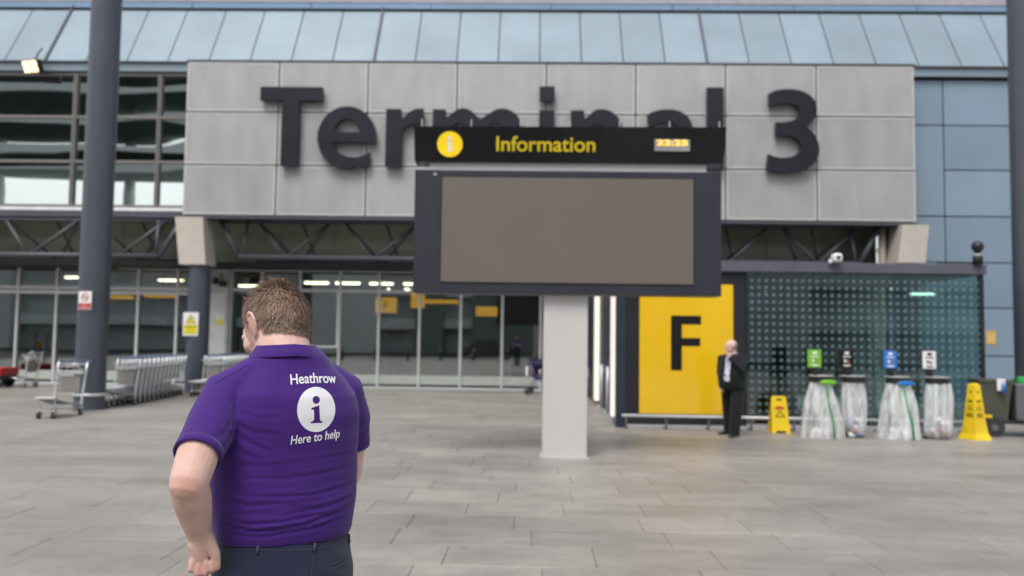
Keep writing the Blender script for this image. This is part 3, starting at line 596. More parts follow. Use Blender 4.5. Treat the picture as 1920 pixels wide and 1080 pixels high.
for i in range(3): kb(MB().box(PX[i]+.006, PX[i+1]-.006, 20.18, 20.195, .1, 3.028), 'glass_pane', M['kiosk_clear'])
kb(MB().box(4.2, 8.72, 16.17, 16.25, 0, .098), 'sill', M['tray']); kb(MB().box(1.9, 4.2, 16.17, 16.214, 0, .06), 'sill', M['tray'])
kb(MB().box(8.66, 8.74, 16.17, 16.25, .1, 3.03), 'corner_bead', M['charcoal']); kb(MB().box(1.9, 8.6, 16.52, 20.15, .0, .02), 'floor', M['interior_floor'])
kb(MB().box(4.0, 4.18, 16.5, 20.2, .02, 3.0), 'inner_wall', M['charcoal'])
kb(MB().box(4.4, 6.2, 19.4, 20.1, .02, 2.4), 'lift_door_frame', M['charcoal']); kb(MB().box(7.35, 7.5, 18.2, 18.35, .02, 2.1), 'door_post', M['white_sheet'])
# corridor flank: navy wall with lit strips and pull bars
kb(MB().box(1.76, 2.0, 16.5, 26.6, 0, 3.02), 'flank_wall', M['navy'])
for y0, y1 in ((16.62, 17.1), (20.9, 21.4)): kb(MB().box(1.665, 1.759, y0, y1, .16, 2.9), 'lit_strip', M['strip_lit'])
for y in (18.0, 19.5): kb(MB().tube([(1.70, y, .1), (1.70, y, 1.1)], .035, 8), 'pull_bar', M['tray'], None, True); kb(MB().box(1.69, 1.78, y-.02, y+.02, .95, 1.0), 'bar_fixing', M['tray'])
kb(MB().box(1.765, 1.779, 18.6, 18.75, 1.5, 2.0), 'door_plate', M['tray']); kb(MB().box(1.70, 1.779, 16.9, 21, 0, .07), 'kerb', M['tray'])
# bump rail
rl = kb(MB().tube([(1.78, 15.95, .25), (8.95, 15.95, .22)], .03, 10), 'bump_rail', M['tray'], None, True)
for x in (1.86, 2.62, 3.42, 4.22, 5.02, 5.82, 6.62, 7.42, 8.22, 8.85): kb(MB().box(x-.02, x+.02, 15.94, 16.17, 0, .03).box(x-.02, x+.02, 15.935, 15.965, .0, .23), 'rail_leg', M['greycart'], rl)
# cameras on the kiosk roof
c1 = thing('security_camera', 'white bullet camera on the kiosk beam', 'camera', (5.88, 16.05, 3.22)); MB().box(-.09, .09, -.13, .08, .0, .17, .05).build('housing', M['white'], c1); MB().box(-.14, -.08, -.03, .04, -.02, .06, .02).build('bracket', M['white'], c1); MB().tube([(0, -.131, .085), (0, -.137, .085)], .04, 12).build('lens', M['black'], c1)
c2 = thing('security_camera', 'black dome camera on a stub at the kiosk roof corner', 'camera', (8.60, 16.1, 3.22)); MB().lathe([(.09, 0), (.09, .16), (.06, .18), (.06, .24)], seg=16).build('stub', M['black'], c2, True); MB().ell((0, 0, .34), (.112, .112, .11)).build('dome', M['black'], c2, True); MB().lathe([(.075, .165), (.075, .2)], seg=16, cap=False).build('ring', M['tray'], c2); MB().box(-.75, 0, .02, .07, .01, .04).build('cable_tray', M['black'], c2)

# ================================================================== WASTE BAG STANDS
def bag_ring(cx, cy, z, r, amp, k, ph, N=56, sq=1.0):
    return [(cx+(r+amp*math.sin(k*t+ph)+amp*.6*math.sin((k*1.7//1)*t+1.3*ph))*math.cos(t), cy+(r+amp*math.sin(k*t+ph))*math.sin(t)*sq, z) for t in [2*math.pi*j/N for j in range(N)]]
def bin_stand(x, y, card, label, wide, tape, badge, lit, low):
    t = thing('waste_bag_stand', label, 'waste bin', (x, y, 0), 0, 'clear bag waste stands')
    MB().tube([(-.05, .24, 0), (-.05, .24, 1.25)], .025, 8).build('pole', M['black'], t); MB().box(-.2, .2, .08, .40, 0, .02).build('foot', M['black'], t)
    cb = MB().box(-.19, .09, .2, .235, 1.21, 1.57, .015).build('card_frame', M['black'], t); 
    MB().box(-.165, .075, .194, .199, 1.235, 1.55, .002).build('card', M[card], cb)
    for i, (a, b, c_, d) in enumerate(((-.08, 0, 1.47, 1.52), (-.11, .03, 1.42, 1.44), (-.09, -.05, 1.33, 1.38), (-.04, 0, 1.31, 1.37), (-.1, .02, 1.26, 1.285))):
        MB().box(a, b, .191, .1935, c_, d).build('card_print', M['white' if card != 'white' else 'dark_print'] if i != 3 else M['litter_brown'], cb)
    rg = MB().lathe([(.185, .98), (.195, .98), (.195, 1.085), (.185, 1.085), (.185, .98)], seg=32, cap=False).build('hoop', M['black'], t, True); autosmooth(rg)
    MB().box(-.1, 0, .17, .24, 1.0, 1.22, .01).build('hoop_arm', M['black'], t)
    MB().lathe([(.186, 1.086), (.2, 1.088), (.2, 1.1), (.186, 1.1)], seg=32, cap=False).build('bag_rim', M['litter_white'], t, True)
    top_r = .18; rings = []
    for k in range(15):
        s = k/14; z = .975*(1-s)+.012; r = top_r*(1-s)+wide*s; r = r + .02*math.sin(s*5+x)
        if low and s > .8: r *= 1-.5*((s-.8)/.2)**2
        rings.append(bag_ring(.02*math.sin(3*s+x), 0, z, r, .012+.014*math.sin(math.pi*min(1, s*1.2)), 9, x*3+s*.6, sq=.8 if not low else .95))
    b = MB().ring_loft(rings, cap=False).build('clear_bag', M['film'], t, True)
    if tape: MB().tube([(.02, -.2, .97), (.05, -.23, .6), (.09, -.25*wide/.3, .3), (.11, -.8*wide-.02, .03)], [.04, .042, .05, .055], 8, flat=.15).build('green_stripe', M['green_tape'], t, True)
    if badge: MB().ell((.06, -.19, .985), (.15, .02, .045)).build('hoop_badge', M[badge], t, True)
    for i in range(lit):
        a = random.random()*6.28; rr = random.random()**.5*wide*.55; z = .05+random.random()*(.12 if not low else .30); s = random.uniform(.035, .08)
        q = MB().box(-s, s, -s*.7, s*.7, -s*.5, s*.6, s*.3).build('litter', M[random.choice(['litter_white', 'litter_white', 'litter_white', 'litter_blue', 'litter_brown'] if low else ['litter_white']*4+['litter_brown'])], t, True)
        q.location = (rr*math.cos(a), rr*math.sin(a)*.8, z); q.rotation_euler = (random.random()*3, random.random()*3, random.random()*3)
bin_stand(5.19, 14.95, 'green_card', 'waste stand with green card and green striped clear bag', .40, True, 'green_card', 9, False)
bin_stand(5.80, 15.05, 'dark_print', 'waste stand with black card and narrow half filled clear bag', .18, False, None, 26, True)
bin_stand(6.54, 14.95, 'blue_card', 'waste stand with blue card and wide clear bag', .41, True, 'blue_card', 12, False)
bin_stand(7.26, 15.0, 'white', 'waste stand with white card and clear bag of blue and white litter', .27, False, None, 34, True)

# ================================================================== WET FLOOR SIGNS
ab = thing('wet_floor_board', 'low yellow folding caution board in front of the kiosk glass', 'caution sign', (4.675, 15.75, 0))
for s, nm in ((1, 'front_leaf'), (-1, 'rear_leaf')):
    y0 = -.14*s; mb = MB()
    prof = [(-.175, 0), (-.10, 0), (-.085, .045), (.085, .045), (.10, 0), (.175, 0), (.155, .25), (.135, .64), (.115, .67), (-.115, .67), (-.135, .64), (-.155, .25)]
    hole = [(-.06, .585), (.06, .585), (.05, .625), (-.05, .625)]
    me = outline_mesh(nm, [prof, hole], .02, M['yellow_plastic'])
    for v in me.vertices: v.co.y += -.15*s*(1-v.co.z/.69)
    lf = link(nm, me, ab)
    if s == 1:
        for nm2, mt, lp in (('red_text', 'red_print', [rect(-.09, .09, .43, .455)]), ('red_text', 'red_print', [rect(-.07, .07, .46, .48)]), ('triangle', 'dark_print', [[(-.1, .29), (.1, .29), (0, .41)], [(-.07, .305), (.07, .305), (0, .385)]])):
            m2 = outline_mesh(nm2, lp, .003, M[mt])
            for v in m2.vertices: v.co.y += -.15*(1-v.co.z/.69)-.013
            link(nm2, m2, lf)
cn = thing('caution_cone', 'tall yellow four sided caution cone with warning triangles beside the last bag', 'caution sign', (7.95, 15.1, 0), R(20))
rg = [[(sx*h_, sy*h_, z) for sx, sy in ((-1,-1),(1,-1),(1,1),(-1,1))] for h_, z in ((.19, 0), (.185, .03), (.15, .11), (.125, .3), (.072, .93), (.06, .975), (.03, .99))]
MB().ring_loft(rg).build('cone_body', M['yellow_plastic'], cn)
for a in range(4):
    for lp, nm2 in (([[(-.06, .52), (.06, .52), (0, .62)], [(-.04, .532), (.04, .532), (0, .598)]], 'triangle'), ([rect(-.05, .05, .66, .69)], 'print_line'), ([rect(-.065, .065, .44, .46)], 'print_line'), ([rect(-.07, .07, .40, .42)], 'print_line'), ([rect(-.015, .015, .82, .86)], 'print_line')):
        m2 = outline_mesh(nm2, lp, .002, M['dark_print'])
        for v in m2.vertices: v.co.y -= .125-(v.co.z-.3)*.0841+.0015
        m2.transform(Matrix.Rotation(R(90*a), 4, 'Z')); link(nm2, m2, cn)

# ================================================================== CLEANING CART
ct = thing('cleaning_cart', 'grey and olive wheeled cleaning cart with green sack beside the kiosk', 'cart', (9.1, 15.75, 0), R(-12))
rg = [[(sx*w, sy*d, z) for sx, sy in ((-1,-1),(1,-1),(1,1),(-1,1))] for w, d, z in ((.20, .26, .30), (.23, .30, .7), (.27, .33, .98), (.29, .35, 1.0), (.29, .35, 1.04))]
b_ = MB().ring_loft(rg).build('bin_tub', M['olive'], ct); b_.location.x = -.46
MB().box(-.72, .75, -.3, .3, .24, .30, .01).build('chassis', M['black'], ct)
MB().box(-.14, .62, -.34, .3, .3, .98, .03).build('side_box', M['greycart'], ct)
gb = MB().ring_loft([bag_ring(.24, -.03, z, r, .02, 6, z*4, 32) for z, r in ((.88, .3), (.98, .33), (1.05, .31), (1.1, .2))]).build('green_sack', M['green_bag'], ct, True)
for wx in (-.5, .42):
    for wy in (-.3, .3):
        w_ = MB().tube([(wx, wy-.04, .17), (wx, wy+.04, .17)], .17, 20).build('wheel', M['rubber'], ct, True); autosmooth(w_); MB().tube([(wx, wy-.045, .17), (wx, wy+.045, .17)], .06, 14).build('hub', M['greycart'], w_)
MB().tube([(.1, .1, .95), (.3, .15, 1.45), (.34, .15, 1.5)], .02).build('handle', M['black'], ct); MB().tube([(-.1, -.1, 1.0), (.25, -.05, 1.62)], .016).build('broom_handle', M['black'], ct)
sb = MB().lathe([(.035, 0), (.035, .14), (.015, .16), (.015, .2)], seg=12).build('spray_bottle', M['blue_card'], ct, True); sb.location = (-.36, -.38, .8)
cl = MB().box(-.06, .08, -.372, -.352, .84, 1.06, .008).build('white_cloth', M['litter_white'], ct); cl.location.x = -.4
MB().box(-.66, -.54, -.32, -.30, .34, .4).build('amber_tag', M['yellow'], ct)

# ================================================================== LUGGAGE TROLLEYS
def make_trolley(label, group):
    t = thing('luggage_trolley', label, 'trolley', (0, 0, 0), 0, group)     # nose points to -Y
    for s in (-1, 1):
        MB().tube([(s*.27, .02, .09), (s*.275, .05, .25), (s*.285, .16, .85), (s*.29, .20, 1.04), (s*.29, .25, 1.08), (s*.29, .33, 1.08)], .023, 8).build('upright', M['chrome'], t, True)
        MB().tube([(s*.27, .05, .22), (s*.22, -.45, .30), (s*.15, -.80, .40)], .018, 8).build('side_rail', M['chrome'], t, True)
        MB().tube([(s*.15, -.80, .40), (s*.14, -.78, .14)], .018, 8).build('front_leg', M['chrome'], t, True)
        for wx, wy in ((s*.27, .04), (s*.14, -.80)):
            w_ = MB().tube([(wx-.022, wy, .075), (wx+.022, wy, .075)], .075, 16).build('wheel', M['rubber'], t, True); autosmooth(w_)
            MB().tube([(wx-.025, wy, .075), (wx+.025, wy, .075)], .03, 10).build('hub', M['chrome'], w_)
            MB().box(wx-.032, wx+.032, wy-.03, wy+.03, .125, .16, .008).build('caster_fork', M['tray'], t)
        MB().tube([(s*.29, .17, .92), (s*.25, -.02, .93), (s*.245, -.06, .99)], .010, 6).build('basket_side', M['chrome'], t, True)
        MB().ell((s*.29, .25, 1.085), (.035, .05, .03), seg=12).build('grip_end', M['bluegrip'], t, True)
    MB().tube([(-.29, .33, 1.08), (.29, .33, 1.08)], .022, 8).build('handlebar', M['bluegrip'], t, True)
    MB().tube([(-.29, .19, 1.03), (.29, .19, 1.03)], .014, 8).build('cross_bar', M['chrome'], t, True); MB().tube([(-.245, -.06, .99), (.245, -.06, .99)], .010, 6).build('basket_front', M['chrome'], t, True)
    for x in (-.12, 0, .12): MB().tube([(x, .17, .9), (x, -.02, .91), (x, -.06, .99)], .007, 6).build('basket_wire', M['chrome'], t, True)
    MB().box(-.262, .262, .05, .16, .83, .90, .01).build('tray', M['tray'], t)
    MB().box(-.21, .21, .085, .105, .46, .79, .006).build('advert_board', M['advert'], t)
    d = MB().add([(-.25,.02,.24),(.25,.02,.24),(.16,-.74,.38),(-.16,-.74,.38),(-.25,.02,.215),(.25,.02,.215),(.16,-.74,.355),(-.16,-.74,.355)], [(0,3,2,1),(4,5,6,7),(0,1,5,4),(1,2,6,5),(2,3,7,6),(3,0,4,7)]).build('deck', M['deck'], t)
    MB().box(-.19, .19, -.90, -.72, .385, .425, .015).build('nose', M['tray'], t)
    MB().tube([(-.27, .03, .14), (.27, .03, .14)], .014, 6).build('rear_axle', M['chrome'], t); MB().tube([(-.14, -.8, .15), (.14, -.8, .15)], .012, 6).build('front_axle', M['chrome'], t)
    return t
tr = make_trolley('single luggage trolley standing alone in front of the tall column', 'luggage trolleys'); tr.location = (-9.42, 16.9, 0); tr.rotation_euler.z = R(4)
def trolley(x, y, rz, label): c = copy_tree(tr); c.location = (x, y, 0); c.rotation_euler.z = rz; c['label'] = label; return c
for k in range(12): trolley(-9.56-k*.036, 19.55+k*.325, R(-6), 'luggage trolley nested in the long row between the two round columns')
for k in range(10): trolley(-8.84-k*.02, 23.1+k*.31, R(-5), 'luggage trolley nested in the short row in front of the service cupboard')
trolley(-15.25, 25.2, R(-95), 'luggage trolley standing side on by the red flatbed')
# red flatbed
rd = thing('flatbed_cart', 'low red flatbed cart by the dark glass doors', 'cart', (-16.45, 25.0, 0))
MB().box(-.9, .75, -.45, .45, .36, .60, .03).build('bed', M['red'], rd); MB().box(-.85, .7, -.4, .4, .24, .36).build('chassis', M['black'], rd)
for wx in (-.6, .45):
    for wy in (-.42, .42): w_ = MB().tube([(wx, wy-.05, .17), (wx, wy+.05, .17)], .17, 18).build('wheel', M['rubber'], rd, True); autosmooth(w_)
for x in (-.55, -.15): MB().tube([(x, .3, .6), (x+.1, .35, 1.7)], .02).build('mast', M['greycart'], rd)
MB().box(-.46, -.3, .2, .3, 1.15, 1.35, .02).build('control_box', M['yellow'], rd); MB().box(-.42, -.32, .19, .2, 1.02, 1.14).build('control_tag', M['red'], rd)

# ================================================================== PUSHCHAIRS behind the post
def pushchair(x, y, rz, label):
    t = thing('pushchair', label, 'pushchair', (x, y, 0), rz, 'folded pushchairs')
    for s in (-1, 1):
        MB().tube([(s*.22, -.35, .1), (s*.2, .1, .6), (s*.2, .35, 1.05)], .015).build('frame_tube', M['purple_frame'], t, True); MB().tube([(s*.22, .35, .1), (s*.2, .05, .62)], .014).build('rear_tube', M['purple_frame'], t, True)
        for wy in (-.35, .35): w_ = MB().tube([(s*.22-.02, wy, .09), (s*.22+.02, wy, .09)], .09, 16).build('wheel', M['rubber'], t, True); autosmooth(w_)
    MB().tube([(-.2, .35, 1.05), (.2, .35, 1.05)], .018).build('push_bar', M['black'], t)
    MB().box(-.18, .18, -.12, .14, .45, .52, .03).build('seat', M['navy_cloth'], t); b = MB().box(-.18, .18, .12, .18, .48, .95, .03).build('backrest', M['navy_cloth'], t)
    MB().ell((0, .05, .92), (.2, .22, .16)).build('hood', M['navy_cloth'], t, True); MB().box(-.12, .12, .36, .44, .55, .85, .03).build('bag', M['litter_white'], t)
pushchair(.36, 25.2, R(75), 'pushchair with purple frame at the left of the metal post')
pushchair(1.38, 24.6, R(-80), 'pushchair with purple frame beside the kiosk corridor')

# ================================================================== PEOPLE
def remesh(mb, voxel, smooth_it=6, fac=.5, name='body'):
    me = mb.mesh(name, M['white']); o = bpy.data.objects.new(name, me); COL.objects.link(o)
    r = o.modifiers.new('r', 'REMESH'); r.mode = 'VOXEL'; r.voxel_size = voxel; r.adaptivity = 0
    s = o.modifiers.new('s', 'SMOOTH'); s.factor = fac; s.iterations = smooth_it
    dg = bpy.context.evaluated_depsgraph_get(); out = bpy.data.meshes.new_from_object(o.evaluated_get(dg))
    COL.objects.unlink(o); bpy.data.objects.remove(o); out.name = name; out.materials.clear()
    out.polygons.foreach_set('use_smooth', [True]*len(out.polygons)); return out
def sring(z, a, b, cy=0, cx=0, n=2.3, N=40):
    out = []
    for j in range(N):
        t = 2*math.pi*j/N; c, s = math.cos(t), math.sin(t)
        out.append((cx+a*abs(c)**(2/n)*(1 if c >= 0 else -1), cy+b*abs(s)**(2/n)*(1 if s >= 0 else -1), z))
    return out
def getco(me): a = np.empty(len(me.vertices)*3, 'f'); me.vertices.foreach_get('co', a); return a.reshape(-1, 3)
def getno(me): a = np.empty(len(me.vertices)*3, 'f'); me.vertices.foreach_get('normal', a); return a.reshape(-1, 3)
def setco(me, a): me.vertices.foreach_set('co', a.astype('f').ravel()); me.update()
def bvh_of(me): return BVHTree.FromPolygons([v.co.copy() for v in me.vertices], [tuple(p.vertices) for p in me.polygons])

skin = mat('skin', (.73, .49, .415), .48, 0, .06, 9, .12, 180, spec=.35, sss=.12)
_n = skin.node_tree.nodes; _l = skin.node_tree.links; _p = _n['Principled BSDF']
_nz = _n.new('ShaderNodeTexNoise'); _nz.inputs['Scale'].default_value = 14; _nz.inputs['Detail'].default_value = 4
_tc = [q for q in _n if q.type == 'TEX_COORD'][0]; _l.new(_tc.outputs['Object'], _nz.inputs['Vector'])
_mr = _n.new('ShaderNodeMapRange'); _mr.inputs[1].default_value = .45; _mr.inputs[2].default_value = .72; _l.new(_nz.outputs[0], _mr.inputs[0])
_mx = _n.new('ShaderNodeMix'); _mx.data_type = 'RGBA'; _mx.inputs[7].default_value = (.56, .25, .2, 1)
_l.new(_p.inputs['Base Color'].links[0].from_socket, _mx.inputs[6])
_at = _n.new('ShaderNodeAttribute'); _at.attribute_name = 'flush'; _ma = _n.new('ShaderNodeMath'); _ma.operation = 'MULTIPLY_ADD'; _ma.inputs[1].default_value = .35
_l.new(_mr.outputs[0], _ma.inputs[0]); _l.new(_at.outputs['Fac'], _ma.inputs[2]); _ma.use_clamp = True; _l.new(_ma.outputs[0], _mx.inputs[0]); _l.new(_mx.outputs[2], _p.inputs['Base Color'])
def cloth(name, col, weave, rough=.85, bump=.25, sheen=.3):
    m = mat(name, col, rough, 0, .06, 6, bump, weave, spec=.2); m.node_tree.nodes['Principled BSDF'].inputs['Sheen Weight'].default_value = sheen; return m
M['polo'] = cloth('purple_pique', (.054, .0148, .172), 700, .8, .2, .15)
M['denim'] = cloth('dark_denim', (.019, .025, .055), 500, .85, .4, .2)
M['stitch'] = mat('denim_seam', (.045, .052, .075), .9)
M['hair'] = mat('brown_hair', (.30, .198, .138), .5, 0, .35, 25, rand=0, spec=.4)
M['hair_grey'] = mat('grey_hair', (.31, .255, .215), .6, 0, .3, 25)
M['hair_base'] = mat('hair_roots', (.105, .07, .05), .7, 0, .2, 30)
M['print'] = mat('white_print', (.78, .78, .80), .5, 0, .04)
M['suit'] = cloth('black_suit', (.014, .014, .016), 300, .8, .2, .1)
M['shirt_white'] = cloth('white_shirt', (.68, .68, .74), 300)
M['shoe'] = mat('black_leather', (.012, .012, .012), .3)

# ---- the man in the purple polo: local frame faces +y, right is +x
PO, PYAW = Vector((-.705, 2.45, 0)), R(30)
PM = Matrix.Translation(PO) @ Matrix.Rotation(PYAW, 4, 'Z'); PI_ = PM.inverted()
man = thing('person', 'man in purple polo shirt and dark jeans with his back turned', 'person', PO, PYAW)
loc = lambda px, py, Y: PI_ @ at(px, py, Y)
sh_l, sh_r = Vector((-.185, 0, 1.495)), Vector((.175, .03, 1.495))
hemL = loc(373, 847, 2.20); elbow = loc(354, 905, 2.16); wrist = loc(373, 998, 2.27)
hc = Vector((-.026, .085, 1.700)); HR = Matrix.Rotation(R(23), 3, 'Z') @ Matrix.Rotation(R(-25), 3, 'X') @ Matrix.Scale(1.10, 3)      # head turned left, chin down
H = lambda x, y, z: hc + HR @ Vector((x, y, z))
body = MB()
# core (inside the clothes), neck, head
body.ring_loft([sring(z, a, b, cy) for z, a, b, cy in ((.95, .16, .12, .02), (1.1, .165, .125, .02), (1.25, .19, .145, .03), (1.42, .2, .135, .01), (1.5, .17, .1, .005), (1.57, .09, .08, .0))])
body.capsule([(-.005, -.005, 1.5), (-.01, .012, 1.6), (-.018, .05, 1.68)], (.090, .083, .079), 24)
body.ell(hc + HR @ Vector((0, -.012, .012)), (.079, .098, .108), HR, 32); body.ell(H(0, .016, -.055), (.064, .070, .080), HR); body.ell(H(0, .040, -.10), (.042, .040, .034), HR)
body.capsule([H(0, .084, .012), H(0, .096, -.026)], (.010, .013), 10); body.capsule([H(-.03, .084, .03), H(.03, .084, .03)], (.012, .012), 10); body.capsule([H(-.02, .080, -.066), H(.02, .080, -.066)], (.008, .008), 8)
for s in (-1, 1):
    body.capsule([H(s*.034, .086, .012), H(s*.036, .086, .012)], (.013, .013), 10)
    body.ell(H(s*.042, .056, -.022), (.024, .026, .03), HR)
    # ear: rim curling round a hollow
    rim = [(s*(.078+.008*k), y, z) for k, y, z in ((.3, .012, .022), (.9, .006, .034), (1.2, -.008, .036), (1.5, -.020, .026), (1.6, -.025, .008), (1.4, -.022, -.012), (.9, -.012, -.027), (.3, .002, -.034))]
    body.capsule([H(q[0], q[1]-.014, q[2]) for q in rim], [.0055]*5+[.005, .006, .006], 10); body.ell(H(s*.083, -.020, .002), (.006, .019, .027), HR, 14)
# arms
for arm in ([sh_l, hemL, elbow], [sh_r, Vector((.207, .072, 1.36)), Vector((.215, .11, 1.25))]):
    body.capsule(arm, (.062, .055, .050), 20)
body.capsule([elbow, elbow.lerp(wrist, .28), elbow.lerp(wrist, .62), wrist], (.047, .050, .044, .033), 20); body.ell(elbow + Vector((-.002, -.010, .004)), (.036, .036, .036))
rw = Vector((.10, .42, 1.27)); re_ = Vector((.205, .11, 1.25)); body.capsule([re_, re_.lerp(rw, .3), rw], (.048, .047, .031), 18)
# left hand on the hip: palm turned back to the viewer, fingers curled up into it, thumb against the jeans
hx = (PI_.to_3x3() @ Vector((1, 0, 0))).normalized(); hz = Vector((0, 0, 1)); hy = (PI_.to_3x3() @ Vector((0, 1, 0))).normalized()   # viewer-aligned axes
hp = lambda x, y, z: wrist + hx*x + hy*y + hz*z
body.capsule([hp(0, 0, .0), hp(-.004, .004, -.03), hp(.004, .012, -.062)], (.031, .036, .036), 16, flat=.75)
body.capsule([hp(.02, .0, -.015), hp(.034, .004, -.045)], (.022, .020), 12)                          # thumb base
body.capsule([hp(.034, -.008, -.028), hp(.050, -.008, -.056), hp(.052, -.002, -.09)], (.018, .0140, .0115), 12)   # thumb
for i, (fx, L) in enumerate(((-.024, .9), (-.006, 1.0), (.012, .98), (.029, .88))):
    a = hp(fx*.9, .02, -.078); b = hp(fx*1.1+.006, .008, -.112*L-.004); c = hp(fx*1.1+.013, -.014, -.106*L); d = hp(fx+.017, -.012, -.076*L-.004)
    body.capsule([hp(fx*.6, .018, -.05), a, b, c, d], (.0125, .0112, .0100, .0094, .0082), 10)
# right hand, closed in front of the belly
body.capsule([rw, rw+Vector((-.05, .05, .005))], (.033, .036), 14, flat=.8)
for i in range(4): q = rw+Vector((-.06+.004*i, .075, .03-.021*i)); body.capsule([rw+Vector((-.05, .05, .02-.015*i)), q, q+Vector((-.028, -.008, 0)), q+Vector((-.03, -.03, 0))], (.012, .0108, .0098, .0085), 10)
body.capsule([rw+Vector((-.02, .03, .03)), rw+Vector((-.06, .045, .05)), rw+Vector((-.085, .05, .04))], (.015, .012, .0105), 10)
# legs inside the trousers, feet inside the shoes
for s in (-1, 1): body.capsule([(s*.1, .0, .95), (s*.105, .01, .52), (s*.11, -.01, .1)], (.085, .058, .042), 16); body.capsule([(s*.11, -.02, .07), (s*.125, .14, .055)], (.04, .035), 12)
bme = remesh(body, .0036, 4, .5); bme.materials.append(skin)
co = getco(bme); fl_ = np.zeros(len(co), 'f')
for c, r, w in ((elbow+Vector((-.01, -.03, .0)), .028, .75), (H(-.09, -.012, .0), .03, .5), (H(.09, -.012, 0), .03, .5), (hp(.02, -.02, -.1), .04, .55), (H(0, .1, -.03), .03, .3), (elbow.lerp(wrist, .45), .05, .12), (Vector((0, -.08, 1.6)), .05, .15)):
    fl_ = np.maximum(fl_, w*np.exp(-((co-np.array(c))**2).sum(1)/r**2))
a_ = bme.attributes.new('flush', 'FLOAT', 'POINT'); a_.data.foreach_set('value', fl_)
bo = link('body', bme, man)
# ---- hair: short strands rooted on the scalp, longer on top, cropped at nape and temples
hl = (co - np.array(hc)) @ np.array(HR)/1.10**2          # head-local coordinates
no_ = getno(bme); getno_c = no_
xl, yl, zl = hl.T
rad = np.sqrt((xl/.079)**2+((yl+.012)/.098)**2+((zl-.012)/.108)**2)
line = np.where(yl > .0, .012+.62*yl, -.062 + .95*np.maximum(0, yl+.055)) # hairline height: nape low, rising round the ear to the forehead
line = np.where((yl > -.045) & (yl < .012), np.maximum(line, .040-.9*np.abs(yl+.012)), line)
jit = np.random.rand(len(hl)); line = line + np.where(yl < -.03, .006*np.sin(xl*95+1)+.004*np.sin(xl*210), 0) - np.where(yl < -.03, .010*np.exp(-(xl/.03)**2), 0)
cap = (rad < 1.08) & (zl > line+.034*(jit-.62)) & (np.linalg.norm(hl, axis=1) < .16) & (np.linalg.norm(hl, axis=1) > .06)
ci = np.nonzero(cap)[0]
scalp = MB()
# close-fitting scalp cap under the strands
keep = set(np.nonzero((rad < 1.08) & (zl > line+.016) & (np.linalg.norm(hl, axis=1) < .16))[0].tolist()); idx = {}
vs = []; fs = []
for p_ in bme.polygons:
    vv = list(p_.vertices)
    if all(v in keep for v in vv):
        q = []
        for v in vv:
            if v not in idx: idx[v] = len(vs); vs.append(Vector(co[v])+Vector(no_[v])*.0025)
            q.append(idx[v])
        fs.append(q)
hcap = MB().add(vs, fs).build('hair', M['hair_base'], man, True)
strand = [MB(), MB()]
HRn = np.array(HR)
crown = np.array((.012, -.055, .1))
for _ in range(13000):
    k = random.choice(ci); p = Vector(co[k]) + Vector((random.uniform(-.003, .003) for _ in range(3))); nrm = Vector(no_[k]); q = hl[k]
    away = Vector(HRn @ (q-crown)); away -= nrm*away.dot(nrm)
    if away.length < 1e-4: continue
    away.normalize(); down = Vector((0, 0, -1)); down -= nrm*down.dot(nrm)
    hgt = min(1, max(0, (q[2]-line[k])/.085)); side = Vector((random.gauss(0, 1), random.gauss(0, 1), random.gauss(0, 1)))
    d = (away*.8 + down*.5 + nrm*(.5+.35*random.random()) + side*.24).normalized()
    L = (.008 + .024*hgt)*random.uniform(.7, 1.2)
    if q[2] > .09: d = (d + nrm*.45 + side*.2).normalized(); L *= 1.0
    w = nrm.cross(d).normalized()*random.uniform(.0006, .0011)
    p1 = p + d*L*.5 + nrm*.0015; p2 = p + d*L*.95 - nrm*L*.18 + side*L*.05
    b = strand[1 if (random.random() < .06+.42*(1-hgt)) else 0]
    b.add([p-w, p+w, p1-w*.9, p1+w*.9, p2], [(0, 1, 3, 2), (2, 3, 4)])
# a few standing wisps at the crown
for _ in range(70):
    base_ = H(random.gauss(0, .012), -.045+random.gauss(0, .012), .113); d = (HR @ Vector((random.gauss(-.25, .35), random.gauss(-.1, .3), 1))).normalized(); L = random.uniform(.012, .03); w = Vector((.0005, .0003, 0))
    strand[0].add([base_-w, base_+w, base_+d*L*.6-w*.8, base_+d*L*.6+w*.8, base_+d*L+Vector((-.006, 0, -.002))], [(0, 1, 3, 2), (2, 3, 4)])
for k, nm in ((0, 'hair_strands'), (1, 'grey_strands')): tag(strand[k].build(nm, M['hair' if k == 0 else 'hair_grey'], hcap), kind='stuff')
bd = MB()                                          # stubble beard along the jaw
jaw = np.nonzero((yl > -.0) & (zl < -.03) & (zl > -.135) & (np.abs(xl) > .012+.0*xl) & (yl < .12) & (np.linalg.norm(hl, axis=1) < .16) & ((np.abs(xl) > .03) | (zl < -.075)))[0]
for _ in range(3000):
    k = random.choice(jaw); p = Vector(co[k]); nrm = Vector(no_[k]); d = (nrm*.6+Vector((random.gauss(0, .3), random.gauss(0, .3), -.7))).normalized(); w = nrm.cross(d)*.0005
    bd.add([p-w, p+w, p+d*random.uniform(.003, .007)], [(0, 1, 2)])
tag(bd.build('beard', mat('ginger_beard', (.30, .155, .085), .6), hcap), kind='stuff')

ah = MB()                                          # fine pale hair on the forearms
fa = np.nonzero((co[:, 2] < 1.36) & (co[:, 2] > 1.10) & (np.hypot(co[:, 0], co[:, 1]) > .2) & (co[:, 2] > wrist.z-.02))[0]
for _ in range(900):
    k = random.choice(fa); p = Vector(co[k]); nrm = Vector(getno_c[k]); d = (nrm*.55+Vector((random.gauss(0, .4), random.gauss(0, .4), -.8))).normalized(); w = nrm.cross(d)*.00022
    ah.add([p-w, p+w, p+d*random.uniform(.006, .013)], [(0, 1, 2)])
tag(ah.build('arm_hair', mat('pale_hair', (.5, .36, .24), .6), bo), kind='stuff')

